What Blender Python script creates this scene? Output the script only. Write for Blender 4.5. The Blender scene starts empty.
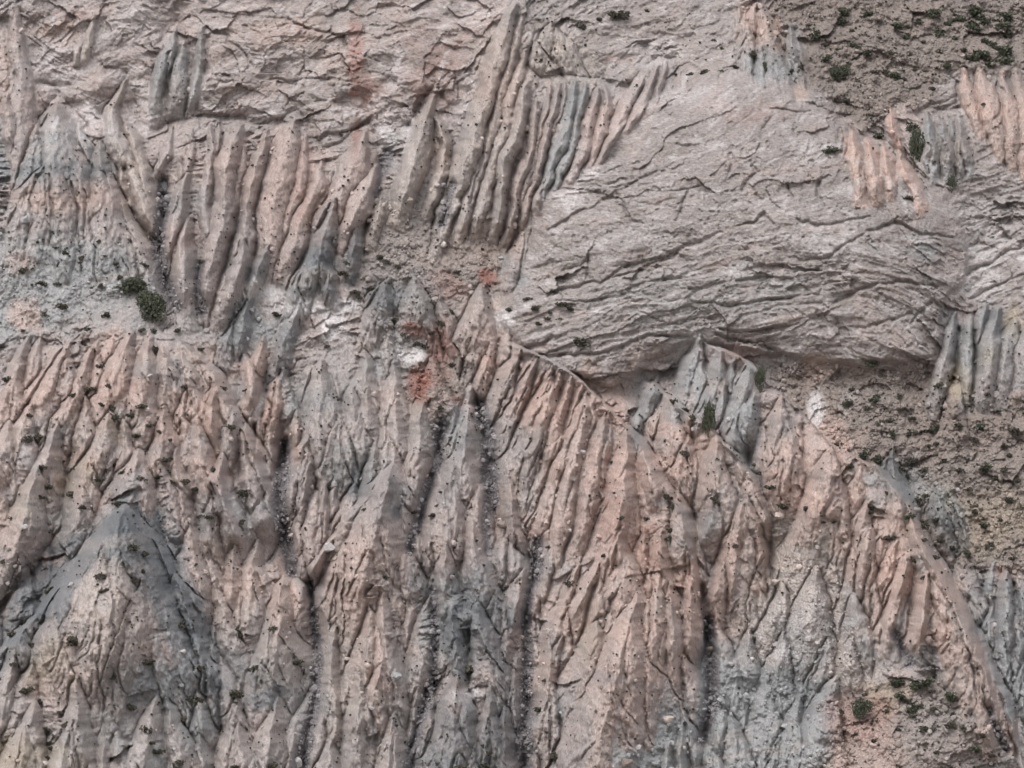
import bpy, math, random
import numpy as np

# ------------------------------------------------------------------ camera, sky, sun, exposure
scene = bpy.context.scene
COL = scene.collection
S = 0.2                      # metres per unit of the survey grid the mountain face is laid out on
ZC = 150.0                   # height of the middle of the face above the valley floor
DIST = 2500.0                # the photograph is a long-lens view across a valley

cam_d = bpy.data.cameras.new('camera')
cam = bpy.data.objects.new('camera', cam_d)
COL.objects.link(cam)
cam.location = (0, -DIST, ZC)
cam.rotation_euler = (math.radians(90), 0, 0)
cam_d.sensor_width = 36.0
cam_d.lens = 36.0 * DIST / (1024 * S)
cam_d.clip_start = 10.0
cam_d.clip_end = 20000.0
scene.camera = cam

SUN_EL, SUN_AZ = math.radians(55), math.radians(-27)     # azimuth from the camera's side, negative = from the left
world = bpy.data.worlds.new('World')
scene.world = world
world.use_nodes = True
wn = world.node_tree
for n in list(wn.nodes):
    wn.nodes.remove(n)
sky = wn.nodes.new('ShaderNodeTexSky')
sky.sky_type = 'NISHITA'
sky.sun_disc = False
sky.sun_elevation = SUN_EL
sky.sun_rotation = math.pi + SUN_AZ * -1
sky.dust_density = 4.0
hsv = wn.nodes.new('ShaderNodeHueSaturation')            # overcast: the blue of the sky is veiled by cloud
hsv.inputs['Saturation'].default_value = 0.30
bg = wn.nodes.new('ShaderNodeBackground')
bg.inputs['Strength'].default_value = 0.135
wo = wn.nodes.new('ShaderNodeOutputWorld')
wn.links.new(sky.outputs[0], hsv.inputs['Color'])
wn.links.new(hsv.outputs[0], bg.inputs['Color'])
wn.links.new(bg.outputs[0], wo.inputs['Surface'])

sun_d = bpy.data.lights.new('sun', 'SUN')
sun_d.energy = 1.25
sun_d.angle = math.radians(38)
sun_d.color = (1.0, 0.98, 0.965)
sun = bpy.data.objects.new('sun', sun_d)
COL.objects.link(sun)
from mathutils import Vector
sd = Vector((math.sin(SUN_AZ) * math.cos(SUN_EL), -math.cos(SUN_AZ) * math.cos(SUN_EL), math.sin(SUN_EL)))
sun.rotation_euler = sd.to_track_quat('Z', 'Y').to_euler()
sun.location = (-200, -300, 500)

scene.view_settings.view_transform = 'Standard'
scene.view_settings.look = 'None'
scene.view_settings.exposure = 0.58
scene.view_settings.gamma = 1.0
scene.view_settings.use_curve_mapping = False
scene.render.resolution_x, scene.render.resolution_y = 1024, 768

rng = np.random.default_rng(7)
random.seed(7)

# ------------------------------------------------------------------ survey grid of the mountain face
def stretch(lo, hi, n, reach):
    k = np.arange(1, n + 1) / n
    out = (k ** 2.2) * reach
    return np.concatenate([lo - out[::-1], np.arange(lo, hi + 0.5, 1.0), hi + out])
gx = stretch(-40, 1064, 16, 1500.0)
ky = np.arange(1, 15) / 14
gy = np.concatenate([(-40 - (ky ** 1.8) * 420)[::-1], np.arange(-40, 808.5, 1.0), 808 + (ky ** 1.8) * 330])
NX, NY = len(gx), len(gy)
X, Y = np.meshgrid(gx, gy)

def noise(u, v, seed):
    """smooth value noise, -1..1, cubic interpolated lattice"""
    r = np.random.default_rng(seed)
    N = 256
    lat = r.uniform(-1, 1, (N, N))
    iu = np.floor(u).astype(np.int32); iv = np.floor(v).astype(np.int32)
    fu = u - iu; fv = v - iv
    fu = fu * fu * fu * (fu * (fu * 6 - 15) + 10); fv = fv * fv * fv * (fv * (fv * 6 - 15) + 10)
    a = lat[iv % N, iu % N]; b = lat[iv % N, (iu + 1) % N]
    c = lat[(iv + 1) % N, iu % N]; d = lat[(iv + 1) % N, (iu + 1) % N]
    return (a * (1 - fu) + b * fu) * (1 - fv) + (c * (1 - fu) + d * fu) * fv
def fbm(u, v, seed, octaves=4, gain=0.5):
    s = 0; a = 1; t = 0
    for o in range(octaves):
        ca, sa = math.cos(0.6 * o), math.sin(0.6 * o)
        s = s + a * noise((u * ca - v * sa) * 2 ** o + 13.7 * o, (u * sa + v * ca) * 2 ** o + 7.1 * o, seed + o)
        t += a; a *= gain
    return s / t
def ridged(u, v, seed, octaves=4, gain=0.55):
    s = 0; a = 1; t = 0
    for o in range(octaves):
        s = s + a * (1 - np.abs(noise(u * 2 ** o + 3.1 * o, v * 2 ** o + 9.7 * o, seed + o)) * 2)
        t += a; a *= gain
    return s / t
def cell(u, v, seed):
    """cellular noise: distance to nearest, difference to second nearest, random value of the nearest cell"""
    r = np.random.default_rng(seed)
    N = 128
    jx = r.uniform(0.1, 0.9, (N, N)); jy = r.uniform(0.1, 0.9, (N, N)); jv = r.uniform(0, 1, (N, N))
    iu = np.floor(u).astype(np.int32); iv = np.floor(v).astype(np.int32)
    f1 = np.full(u.shape, 9.0); f2 = np.full(u.shape, 9.0); val = np.zeros(u.shape)
    for dj in (-1, 0, 1):
        for di in (-1, 0, 1):
            a = (iv + dj) % N; b = (iu + di) % N
            d = np.hypot(iu + di + jx[a, b] - u, iv + dj + jy[a, b] - v)
            n1 = d < f1
            f2 = np.where(n1, f1, np.minimum(f2, d))
            val = np.where(n1, jv[a, b], val)
            f1 = np.where(n1, d, f1)
    return f1, f2 - f1, val
def facet(u, v, seed, off, tilt):
    """broken rock: every cell a plane of its own tilt and height, meeting its neighbours in sharp edges"""
    r = np.random.default_rng(seed)
    N = 128
    J = r.uniform(0.05, 0.95, (2, N, N)); R = r.uniform(-0.5, 0.5, (3, N, N))
    iu = np.floor(u).astype(np.int32); iv = np.floor(v).astype(np.int32)
    f1 = np.full(u.shape, 9.0); out = np.zeros(u.shape)
    for dj in (-1, 0, 1):
        for di in (-1, 0, 1):
            a = (iv + dj) % N; b = (iu + di) % N
            dx = u - (iu + di + J[0][a, b]); dy = v - (iv + dj + J[1][a, b])
            d = dx * dx + dy * dy
            m = d < f1
            out = np.where(m, off * 2 * R[2][a, b] + tilt * 2 * (R[0][a, b] * dx + R[1][a, b] * dy), out)
            f1 = np.where(m, d, f1)
    return out
def smooth(e0, e1, x):
    t = np.clip((x - e0) / (e1 - e0), 0, 1)
    return t * t * (3 - 2 * t)
def blur(a, n, times=2):
    for _ in range(times):
        for ax in (0, 1):
            p = np.concatenate([np.repeat(np.take(a, [0], ax), n, ax), a, np.repeat(np.take(a, [-1], ax), n, ax)], ax)
            c = np.cumsum(p, ax)
            c = np.concatenate([np.zeros_like(np.take(c, [0], ax)), c], ax)
            m = 2 * n + 1
            L = a.shape[ax]
            a = (np.take(c, range(m, m + L), ax) - np.take(c, range(0, L), ax)) / m
    return a
def pts(s):
    return [tuple(float(q) for q in w.split(',')) for w in s.split()]

# gentle warp so that no traced line stays straight
WX = X + 4.2 * fbm(X / 23, Y / 31, 11, 3) + 1.0 * noise(X / 9, Y / 12, 14) + 0.6 * noise(X / 4, Y / 6, 15)
WY = Y + 4.2 * fbm(X / 25, Y / 29, 21, 3) + 1.0 * noise(X / 10, Y / 11, 24) + 0.6 * noise(X / 5, Y / 5, 25)

def inside(poly, px=None, py=None):
    px = WX if px is None else px; py = WY if py is None else py
    r = np.zeros(px.shape, bool)
    n = len(poly)
    for i in range(n):
        x0, y0 = poly[i]; x1, y1 = poly[(i + 1) % n]
        if y0 == y1: continue
        c = ((y0 > py) != (y1 > py)) & (px < (x1 - x0) * (py - y0) / (y1 - y0) + x0)
        r ^= c
    return r

# ------------------------------------------------------------------ large relief: how far each place stands out of the face
CTRL = """0,0,-205 200,0,-215 360,0,-230 500,0,-205 650,0,-225 770,0,-235 900,0,-270 1024,0,-300
0,130,-150 100,130,-168 250,130,-165 400,130,-172 550,130,-150 650,130,-150 760,130,-140 900,130,-165 1024,130,-195
0,250,-88 100,250,-95 170,250,-115 300,250,-105 440,250,-112 520,250,-118 600,250,-95 750,250,-88 900,250,-95 985,250,-140 1050,250,-140
0,330,-62 130,315,-60 250,330,-85 350,330,-85 440,330,-88 500,330,-84 600,330,-80 750,330,-78 900,330,-84 1024,330,-98
650,390,-74 800,385,-66 900,390,-60 1024,390,-62
0,450,0 120,450,8 200,440,-10 280,450,-45 360,450,-18 440,450,-36 560,450,-12 640,450,-22 750,450,-5 850,450,-12 920,450,-32 1024,450,-22
0,560,52 130,560,66 250,560,34 285,560,12 400,560,36 480,560,20 600,560,52 700,560,18 800,560,50 900,560,40 965,560,10 1024,560,32
0,660,105 130,660,112 250,660,82 315,660,56 400,660,82 530,660,58 620,660,106 705,660,58 800,660,66 900,660,92 1000,660,58
0,768,158 130,768,165 320,768,112 420,768,120 530,768,102 620,768,150 700,768,112 800,768,112 900,768,136 1024,768,112"""
C = np.array(pts(CTRL)) * np.array((1, 1, 1.35))
def tps(C, px, py):
    def K(r2): return np.where(r2 > 0, 0.5 * r2 * np.log(np.maximum(r2, 1e-9)), 0)
    sc = 200.0
    q = C[:, :2] / sc
    d2 = ((q[:, None] - q[None]) ** 2).sum(-1)
    n = len(C)
    A = np.zeros((n + 3, n + 3))
    A[:n, :n] = K(d2) + np.eye(n) * 0.02
    A[:n, n] = 1; A[:n, n + 1:] = q
    A[n:, :n] = A[:n, n:].T
    w = np.linalg.solve(A, np.concatenate([C[:, 2], [0, 0, 0]]))
    out = w[n] + w[n + 1] * px / sc + w[n + 2] * py / sc
    for i in range(n):
        out = out + w[i] * K((px / sc - q[i, 0]) ** 2 + (py / sc - q[i, 1]) ** 2)
    return out
cx = np.clip(gx, -60, 1084); cy = np.clip(gy, -60, 828)
lx = np.linspace(-60, 1084, 144); ly = np.linspace(-60, 828, 112)
LX, LY = np.meshgrid(lx, ly)
lowres = tps(C, LX, LY)
def bilin(a, x, y):
    fx = np.clip((x - lx[0]) / (lx[1] - lx[0]), 0, len(lx) - 1.001); fy = np.clip((y - ly[0]) / (ly[1] - ly[0]), 0, len(ly) - 1.001)
    ix = fx.astype(int); iy = fy.astype(int); fx -= ix; fy -= iy
    return (a[iy, ix] * (1 - fx) + a[iy, ix + 1] * fx) * (1 - fy) + (a[iy + 1, ix] * (1 - fx) + a[iy + 1, ix + 1] * fx) * fy
B = bilin(lowres, np.clip(X, -60, 1083), np.clip(Y, -60, 827))
B = B + (Y - np.clip(Y, -60, 828)) * 0.75
far = smooth(60, 500, np.maximum(np.maximum(-40 - X, X - 1064), np.maximum(-40 - Y, Y - 808)))
B = B + far * 60 * fbm(X / 210, Y / 170, 31, 4)

POLY = {
 'dome': '538,196 562,180 590,160 620,122 650,96 690,79 740,71 780,76 830,92 870,150 925,182 966,212 973,245 971,275 945,300 936,362 870,366 790,358 730,348 690,338 640,372 605,388 560,366 512,340 500,315 520,285 522,240',
 'wall_l': '-60,-60 520,-60 500,40 470,110 440,170 370,178 340,150 250,125 160,128 120,150 80,150 40,110 20,60',
 'wall_c': '520,-60 740,-60 745,40 770,70 690,80 640,100 600,82 530,80 520,40',
 'slope_r': '770,-60 1100,-60 1100,62 965,64 940,105 905,100 870,130 830,92 800,80 775,60',
 'right_wall': '930,100 962,62 1100,62 1100,325 950,305 972,275 974,240 964,210 925,180 915,150',
 'rubble': '765,372 800,362 870,368 936,366 950,395 1100,390 1100,590 1010,570 960,570 925,545 905,495 870,466 832,444 790,400',
 'scree': '375,180 440,190 440,232 520,236 512,300 470,290 440,330 480,340 474,405 440,425 405,398 380,330 350,290 345,250',
 'mound': '790,800 815,745 850,692 888,672 935,676 965,700 1005,748 1020,800',
 'talus': '742,580 790,530 838,520 848,570 862,620 880,668 850,688 800,690 745,668 735,620',
 'upper_scree': '-60,225 60,230 110,240 150,260 180,300 210,340 250,350 270,330 240,300 200,300 150,296 60,330 20,340 -60,345',
 'fan': '640,690 700,665 790,662 840,690 805,800 600,800 625,740',
}
M = {}
for k, s in POLY.items():
    M[k] = inside(pts(s))
SOFT = {k: blur(v.astype(np.float32), 5) for k, v in M.items()}

# the great dome bulges out of the face; its edge is rounded
e = blur(M['dome'].astype(np.float32), 22, 3)
edge = blur(M['dome'].astype(np.float32), 5, 2)
B = B + 34 * smooth(0.05, 1.0, e) + 9.0 * smooth(0.2, 0.8, edge)
B = B + SOFT['mound'] * 0 + 46 * np.clip(1 - np.hypot((X - 890) / 135, (Y - 775) / 108), 0, 1) ** 1.2

# ------------------------------------------------------------------ formations: crest lines traced as x,y,half-width from the top down
# key: (object name, part name, steepness, profile, label, category, crests)
F = []
def form(name, part, k, prof, label, cat, crests, group=None, wide=1.08):
    F.append(dict(name=name, part=part, k=k, prof=prof, label=label, cat=cat, group=group, wide=wide,
                  crests=[pts(c) for c in crests.strip().split('\n')]))

form('rock_pillar', 'rib', 1.2, 'pillar', 'tall grey-green rock pillar cut by the left edge above the fluted mound', 'rock pillar', """
2,0,7 5,40,10 13,75,12 12,105,15 14,135,15
0,92,5 2,110,8 3,130,8""")
form('rock_mound', 'flute', 0.9, 'ridge', 'grey-capped mound with short pink flutes under its cap at far left', 'rock mound', """
50,97,4 48,120,16 47,150,26 45,172,20
30,120,5 24,150,14 18,176,12 14,198,10
70,125,4 72,150,14 74,172,10
92,140,4 97,165,14 102,195,14 105,225,12
34,172,6 35,190,8 36,215,8 32,245,8
53,172,6 55,195,9 58,222,9 60,255,9
75,180,5 77,200,6 80,225,7 88,255,8
89,185,5 93,205,7 98,230,8 105,258,8
18,182,5 18,205,7 14,230,8
112,195,6 118,225,9 127,250,9
128,225,6 136,248,10 146,275,10""")
form('rock_spire', 'rib', 1.3, 'pillar', 'leaning pale spire with a curved pointed tip left of the pillar rows', 'rock spire', """
117,75,2 113,86,4 104,104,7 107,130,11 120,160,12 134,198,14 148,224,9
118,112,4 127,135,7 133,160,9 143,195,9 150,220,6""")
form('rock_spire', 'rib', 1.2, 'pillar', 'small pink spire on the bedded wall near the top left corner', 'rock spire', """
83,4,2 82,22,5 79,40,5
72,38,2 70,46,4""")
form('fluted_fin', 'fin', 1.3, 'pillar', 'grey twin fin split by a dark slit high on the bedded wall at upper left', 'rock fin', """
168,19,3 161,48,8 153,72,9 150,90,7
179,32,4 175,58,8 171,90,8""")
form('fluted_fin', 'fin', 1.2, 'pillar', 'narrow pale fin just right of the grey twin fin at upper left', 'rock fin', """
197,18,4 195,55,6 187,92,5""")
form('pillar_group', 'pillar', 1.2, 'pillar', 'cluster of thin low fins between the leaning spire and the first fat pink pillar', 'rock pillars', """
163,122,2 161,148,5 153,168,4
187,124,2 185,150,4 179,168,4
172,150,2 175,172,4
204,118,3 206,150,5 203,175,6 199,205,8 204,232,9
213,116,2 213,140,4 210,165,4
181,172,3 177,195,7 166,225,11 163,247,8
183,215,5 175,248,11 181,288,13""")
form('rock_pillar', 'rib', 1.35, 'pillar', 'fat pink pillar with a rounded pointed head, first of the upper left row', 'rock pillar', """
236,121,3 229,138,10 222,165,12 222,195,10 219,225,11 210,255,12 206,288,11
240,140,3 237,165,6 232,195,5""")
form('rock_pillar', 'rib', 1.35, 'pillar', 'slender pink pillar between two fatter ones, grey at its foot', 'rock pillar', """
264,127,3 256,150,7 249,180,9 245,210,8 243,235,11 235,265,11 225,295,11""")
form('rock_pillar', 'rib', 1.3, 'pillar', 'tallest and widest reddish pillar of the upper left row', 'rock pillar', """
290,113,5 283,140,14 274,180,15 268,215,14 266,242,12
301,130,4 299,165,7 291,200,7 281,227,5""")
form('rock_pillar', 'rib', 1.35, 'pillar', 'short reddish pillar leaning right of the widest one', 'rock pillar', """
317,157,3 315,180,7 306,205,8 298,225,11 288,250,11""")
form('rock_pillar', 'rib', 1.25, 'pillar', 'broad bulging pink pillar right of the row, left of the pale pointed spire', 'rock pillar', """
362,128,5 351,165,16 336,200,12
374,163,5 363,185,11 356,205,13 349,225,9""")
form('grey_spur', 'rib', 1.15, 'ridge', 'blue-grey clay spurs at the foot of the upper left pillars', 'rock spur', """
333,195,4 326,215,9 322,240,12 312,262,12 303,285,12
355,222,3 352,245,7 350,268,6
266,243,4 258,262,8 246,288,9
240,238,4 238,262,9
320,255,4 326,275,9 328,288,7
300,262,4 296,280,8
245,300,4 240,330,9
293,307,3 285,335,9 280,355,9
232,318,4 226,340,9""")
form('rock_spire', 'rib', 1.25, 'pillar', 'pale pointed spire with a pink right flank left of the long fins', 'rock spire', """
433,88,2 425,115,9 418,140,12 412,165,13 404,190,11
437,112,4 444,140,7 441,168,8 432,195,7
379,192,4 374,210,7 370,228,7""")
form('tall_fin', 'rib', 1.25, 'pillar', 'tallest fin, rising to the top edge at the left of the fin row', 'rock fin', """
516,-4,6 506,20,8 494,60,10 484,100,12 472,140,13 456,180,12 444,210,10 438,236,7
523,8,3 514,40,5 503,80,6 493,118,8 480,160,8 466,200,7 460,228,6""")
form('tall_fin', 'rib', 1.4, 'pillar', 'second long fin with a sharp tip beside the tallest fin', 'rock fin', """
526,45,3 518,72,6 510,98,7 505,125,8 496,152,8 486,185,7 479,218,6""")
form('tall_fin', 'rib', 1.4, 'pillar', 'third fin, starting lower, with a dark slit on each side', 'rock fin', """
527,77,4 523,100,7 516,130,8 508,155,8 503,185,7 497,222,6""")
form('fin_row', 'fin', 1.4, 'pillar', 'close row of thin rounded fins like organ pipes above the dome', 'rock fins', """
537,95,3 534,115,5 530,145,5 522,175,6 516,205,5 508,230,5
551,76,3 546,105,4 539,135,5 532,165,5 526,195,5
559,77,3 553,110,5 547,140,6 540,165,6
567,76,3 563,100,4 556,125,5
598,83,4 591,115,8 583,145,9 576,165,6
605,80,4 608,100,6 601,125,7 592,150,5
537,180,3 531,200,4 525,216,4
545,182,3 539,200,4
522,232,4 516,250,7 512,270,7""")
form('grey_fin', 'fin', 1.4, 'pillar', 'two greenish-grey fins in the middle of the fin row', 'rock fins', """
578,77,4 571,105,7 563,135,8 554,165,6 546,185,5
587,79,4 580,105,5 574,135,7 566,160,6 560,176,4""")
form('fin_row', 'fin', 1.4, 'pillar', 'slanting pink fins leaning against the upper edge of the dome', 'rock fins', """
644,71,3 631,95,6 619,115,7 609,140,6 603,152,4
660,57,3 651,80,5 641,100,6 632,116,5
671,56,2 665,75,4 659,90,3
684,65,2 680,80,3""")
form('pale_fan', 'rib', 0.7, 'ridge', 'pale triangular rock fan behind the tips of the fin row', 'rock fan', """
553,12,3 545,35,10 538,55,10 532,70,8
556,22,4 566,45,14 575,62,10""")
form('fluted_fan', 'flute', 1.6, 'ridge', 'orange-topped rock fan with fine grey flutes at the top right of centre', 'rock fan', """
743,-4,4 746,18,5 747,40,5
766,-6,8 760,20,10 755,45,8
772,0,6 777,30,11 786,52,9 790,75,7
796,18,4 801,40,7 806,62,7
765,35,4 764,55,5 766,72,4
775,38,4 776,58,5 778,76,4""")
form('rock_pinnacle', 'rib', 2.3, 'ridge', 'yellow-orange toothed pinnacles standing on top of the dome', 'rock pinnacle', """
858,119,2 856,135,7 860,158,10 862,176,9
846,123,2 849,138,4
872,133,3 876,150,8 878,174,9
890,140,4 892,158,8 893,176,7
906,153,5 910,165,10 916,178,10""")
form('rock_pinnacle', 'rib', 2.3, 'ridge', 'small pale grey pinnacle between the orange pinnacles and the grey flutes', 'rock pinnacle', """
896,103,2 899,118,6 904,136,7""")
form('grey_cliff', 'flute', 2.0, 'ridge', 'grey fluted clay cliff at right above the layered white rock', 'clay cliff', """
936,108,3 934,130,8 937,152,9
946,112,3 948,135,6 952,160,6
957,112,3 960,135,6 964,160,6
969,109,3 971,135,7 974,155,6""")
form('pink_cliff', 'flute', 0.8, 'pillar', 'smooth pink cliff with shallow hollows at the right edge', 'cliff', """
975,64,6 979,88,9 986,108,8
993,62,7 997,90,11 1006,122,11
1012,64,6 1018,98,10 1022,138,9
1030,62,8 1034,100,10 1036,150,9""")
form('grey_pillars', 'pillar', 1.3, 'pillar', 'grey and ochre pillars with black slits at the right edge above the rubble', 'rock pillars', """
958,311,4 953,335,8 948,365,9 942,394,8
974,311,4 972,335,6 970,360,7 967,390,7
988,302,4 985,322,6 984,338,4
1001,307,5 996,340,11 991,372,12
1021,318,5 1012,345,12 1005,378,10
1034,320,6 1030,350,12""")
form('clay_spur', 'flute', 0.95, 'ridge', 'smooth pink-grey facet with small teeth at its foot in the centre', 'clay spur', """
483,284,3 478,308,12 470,332,10
465,334,2 461,352,6
477,336,2 474,358,8
493,336,2 493,356,5
506,331,3 503,350,6
386,279,5 379,300,12 372,322,10
412,276,4 416,300,12 425,325,10
440,298,4 445,320,9 452,342,8""")
form('fluted_ridge', 'flute', 1.15, 'ridge', 'orange ridge with many close slanting flutes running down left in the centre', 'fluted ridge', """
492,344,3 487,368,7 480,390,7 476,412,6
519,349,3 510,370,6 500,390,7 492,412,7 485,434,6
537,357,3 526,375,6 513,400,8 501,425,7 489,450,7
545,372,3 534,392,5 520,412,6 510,435,7 503,458,7 504,482,7
551,367,3 544,390,5 531,415,7 522,440,7 515,465,7 506,492,8
561,371,3 556,395,5 541,425,7 535,446,7 530,470,7 524,500,8
571,377,3 569,400,5 556,425,7 548,450,7 542,476,8 534,512,8
583,387,4 579,410,6 570,430,7 560,456,8 552,482,8 544,512,9
594,398,4 588,422,7 579,446,8 572,470,8 565,500,9 556,540,9
607,414,4 604,444,8 597,474,9 590,500,9 580,532,9
626,430,5 628,455,8 618,482,10 611,522,11
641,440,4 646,462,8 651,485,8
627,470,3 622,495,10 615,530,10 605,558,9
505,486,4 512,500,6""")
form('orange_pyramid', 'rib', 1.0, 'ridge', 'large orange-pink pyramid with a smooth apron, right of the centre channel', 'rock spur', """
662,529,4 656,555,13 650,590,16 645,640,18 640,690,16
624,519,3 615,545,9 604,572,9
645,529,3 640,555,9 629,582,9
690,520,5 692,555,8 690,600,9 688,650,9 686,690,8
636,589,4 621,612,12 608,640,18 600,680,20 592,722,20 588,768,18
579,565,3 568,590,7 556,615,8 546,650,8 541,685,8
600,559,3 590,580,8 576,605,9 562,628,8
613,574,3 600,600,8 582,622,8
668,580,3 672,620,9 675,665,9
550,690,4 545,725,10 543,768,10
568,700,4 566,735,9 566,770,9""")
form('clay_spur', 'rib', 1.1, 'ridge', 'slender spurs with grey tips between the two central debris channels', 'clay spurs', """
463,404,2 456,425,7 451,447,8
468,420,3 463,445,8 457,462,7
450,464,3 440,485,8 432,510,8 428,532,7
467,452,3 471,480,8 478,500,7 482,517,5
456,478,3 458,508,8 455,532,8 446,560,9 440,582,8
472,520,3 470,545,9 480,575,10 490,602,9
427,520,3 425,545,7 421,570,8 428,588,6
505,474,2 506,500,6 512,525,8 520,555,9 522,585,9 520,606,7
503,530,3 502,555,5 505,582,5
548,528,3 545,560,7 537,592,8""")
form('grey_ridge', 'rib', 1.1, 'ridge', 'grey clay ridge with a dark overhang and a white patch at bottom centre', 'clay ridge', """
452,604,4 447,630,9 458,650,8 463,664,6
476,600,4 485,625,8 495,650,8 505,680,8 513,702,7
492,640,3 500,665,5 508,690,5
514,644,3 518,675,7 522,702,5
458,668,4 452,700,10 445,730,12 436,772,12
478,680,4 471,710,8 463,740,10 452,772,10
490,682,3 500,710,8 491,740,9 481,772,9
506,702,3 511,730,8 506,772,9
433,680,4 425,710,8 418,740,9 414,772,9""")
form('pale_spur', 'rib', 1.05, 'ridge', 'pale pink-grey spur fanning into flutes left of the central red soil', 'clay spur', """
322,358,3 311,380,11 306,410,12 315,440,13 322,472,11
355,385,3 350,410,8 345,440,9 345,470,8
368,359,3 365,380,8 372,405,7
352,402,3 355,425,7 362,450,8
397,399,3 395,425,8 390,455,8 396,480,7
390,328,3 388,355,8 393,382,7
425,394,3 420,420,8 412,450,9 406,480,8 411,510,8 416,536,7
335,372,3 333,400,8 330,430,9
375,440,3 370,470,8 365,500,8
384,420,3 380,450,6 382,480,7""")
form('teardrop_spur', 'rib', 1.1, 'pillar', 'reddish teardrop spurs above the head of the left debris channel', 'clay spurs', """
277,377,3 272,400,9 268,427,8
262,338,3 256,365,10 248,395,8
295,411,2 292,430,5 297,452,5""")
form('narrow_spur', 'rib', 1.2, 'pillar', 'narrow split spurs along the right bank of the left debris channel', 'clay spurs', """
308,454,3 304,480,7 300,510,7 297,536,5
295,474,3 293,500,5 292,522,4
326,484,3 318,510,8 311,540,9 308,576,7
336,489,4 331,515,8 325,537,7
318,545,3 314,570,7""")
form('pink_spur', 'rib', 1.1, 'ridge', 'big pink spur with a white boulder on its left flank, left of centre', 'clay spur', """
394,464,3 381,490,10 372,520,13 360,555,14 350,590,14 345,622,11
379,500,3 390,530,8 396,555,9 400,582,8
345,545,3 340,570,8 331,600,8 325,627,7
385,590,3 378,615,10 372,650,12 380,690,10 390,722,8
362,580,3 358,610,8 356,640,8
405,585,3 410,610,7 412,640,7""")
form('banded_spur', 'rib', 1.15, 'ridge', 'tan spurs with grey bands standing right of the lower left channel', 'clay spurs', """
335,624,3 332,650,8 328,690,9 320,730,9 314,772,9
346,655,3 342,685,7 338,720,8 335,765,9
362,665,3 368,690,8 362,720,10 355,765,10
395,710,3 390,740,9 384,775,10
418,640,3 420,660,7 417,692,7
402,645,3 400,675,7 404,705,7""")
form('left_buttress', 'flute', 1.05, 'ridge', 'broad pink fluted buttress below the two dark junipers at left', 'rock buttress', """
27,337,4 20,365,8 12,395,9 -2,424,9
39,334,4 33,360,7 28,380,6
69,341,4 56,365,10 36,395,10 14,414,9
93,344,5 86,375,9 75,397,9 60,418,8 48,434,7
110,338,4 103,360,8 96,385,8
129,332,5 119,360,11 111,385,10 97,410,9 84,436,8
148,334,5 145,365,10 138,395,9 128,420,8
162,344,4 168,372,9 170,395,7
180,352,4 190,382,8 196,400,6
167,379,3 161,410,8 156,430,7
185,389,3 182,412,8 180,428,6
35,399,3 25,420,8 9,444,8
86,404,3 80,425,8 69,450,8 62,472,7
110,412,4 105,435,11 96,460,10 88,492,8
151,418,4 141,440,10 126,466,10 106,492,8
166,404,3 167,440,10 152,472,9 150,500,8
196,418,4 201,450,10 215,487,9 222,515,8
58,424,3 50,450,9 44,470,7
200,365,4 216,385,8 228,410,8
20,425,3 8,455,10 -5,490,10
176,450,4 180,480,9 190,515,9 200,545,8""")
form('teardrop_spur', 'rib', 1.1, 'pillar', 'smooth orange teardrop facet on the right flank of the left buttress', 'clay spur', """
216,386,4 209,408,9 211,432,8""")
form('fluted_wall', 'flute', 1.15, 'pillar', 'short fluted wall with dark slits beside the head of the left debris channel', 'rock wall', """
236,404,4 232,430,8 226,456,8
250,418,3 250,448,5
259,418,3 260,448,5
269,418,3 268,448,5 271,472,6 276,498,5
244,440,3 243,462,6 250,490,8 262,520,8
222,455,3 216,480,9 226,510,8 236,532,7""")
form('left_spur', 'rib', 1.0, 'ridge', 'yellowish-pink rounded spur at the left edge beside a deep gully', 'clay spur', """
42,464,3 32,495,12 25,530,14 9,567,12 -6,592,10
72,460,3 77,482,8 67,516,6
100,480,4 92,500,8 70,522,8""")
form('grey_cone', 'rib', 0.85, 'ridge', 'dark blue-grey clay cone with a pale inner cone at lower left', 'clay cone', """
128,506,4 114,532,14 90,562,16 62,600,17 32,642,16
146,514,6 166,552,13 186,592,14 206,640,13 216,690,10
130,512,4 132,540,12 135,560,8""")
form('inner_cone', 'rib', 1.0, 'ridge', 'pinkish ribbed cone in front of the dark blue-grey clay', 'clay cone', """
108,539,3 101,570,10 92,600,12 95,640,10 101,682,7
128,555,3 128,585,9 122,620,10 111,662,8
60,600,3 56,640,12 74,682,9 85,720,8
148,574,4 150,610,10 141,640,10 126,682,10 116,722,8""")
form('front_spur', 'rib', 1.05, 'ridge', 'pointed pink and ochre spurs along the bottom edge at far left', 'clay spurs', """
42,696,3 36,725,12 21,764,13
21,648,4 12,690,10 -2,734,10
85,670,4 86,700,9 89,744,10
160,694,3 155,720,10 146,750,10 136,778,10
177,705,3 179,740,9 186,775,9
66,730,3 64,760,9
112,730,3 110,765,9""")
form('grey_rib', 'rib', 1.1, 'ridge', 'thin grey ribs right of the blue-grey cone near the bottom', 'clay ribs', """
160,630,4 165,660,8 171,692,8
185,648,3 192,690,6 197,734,6
205,680,4 208,715,6 212,755,6
170,600,3 178,630,8""")
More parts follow.
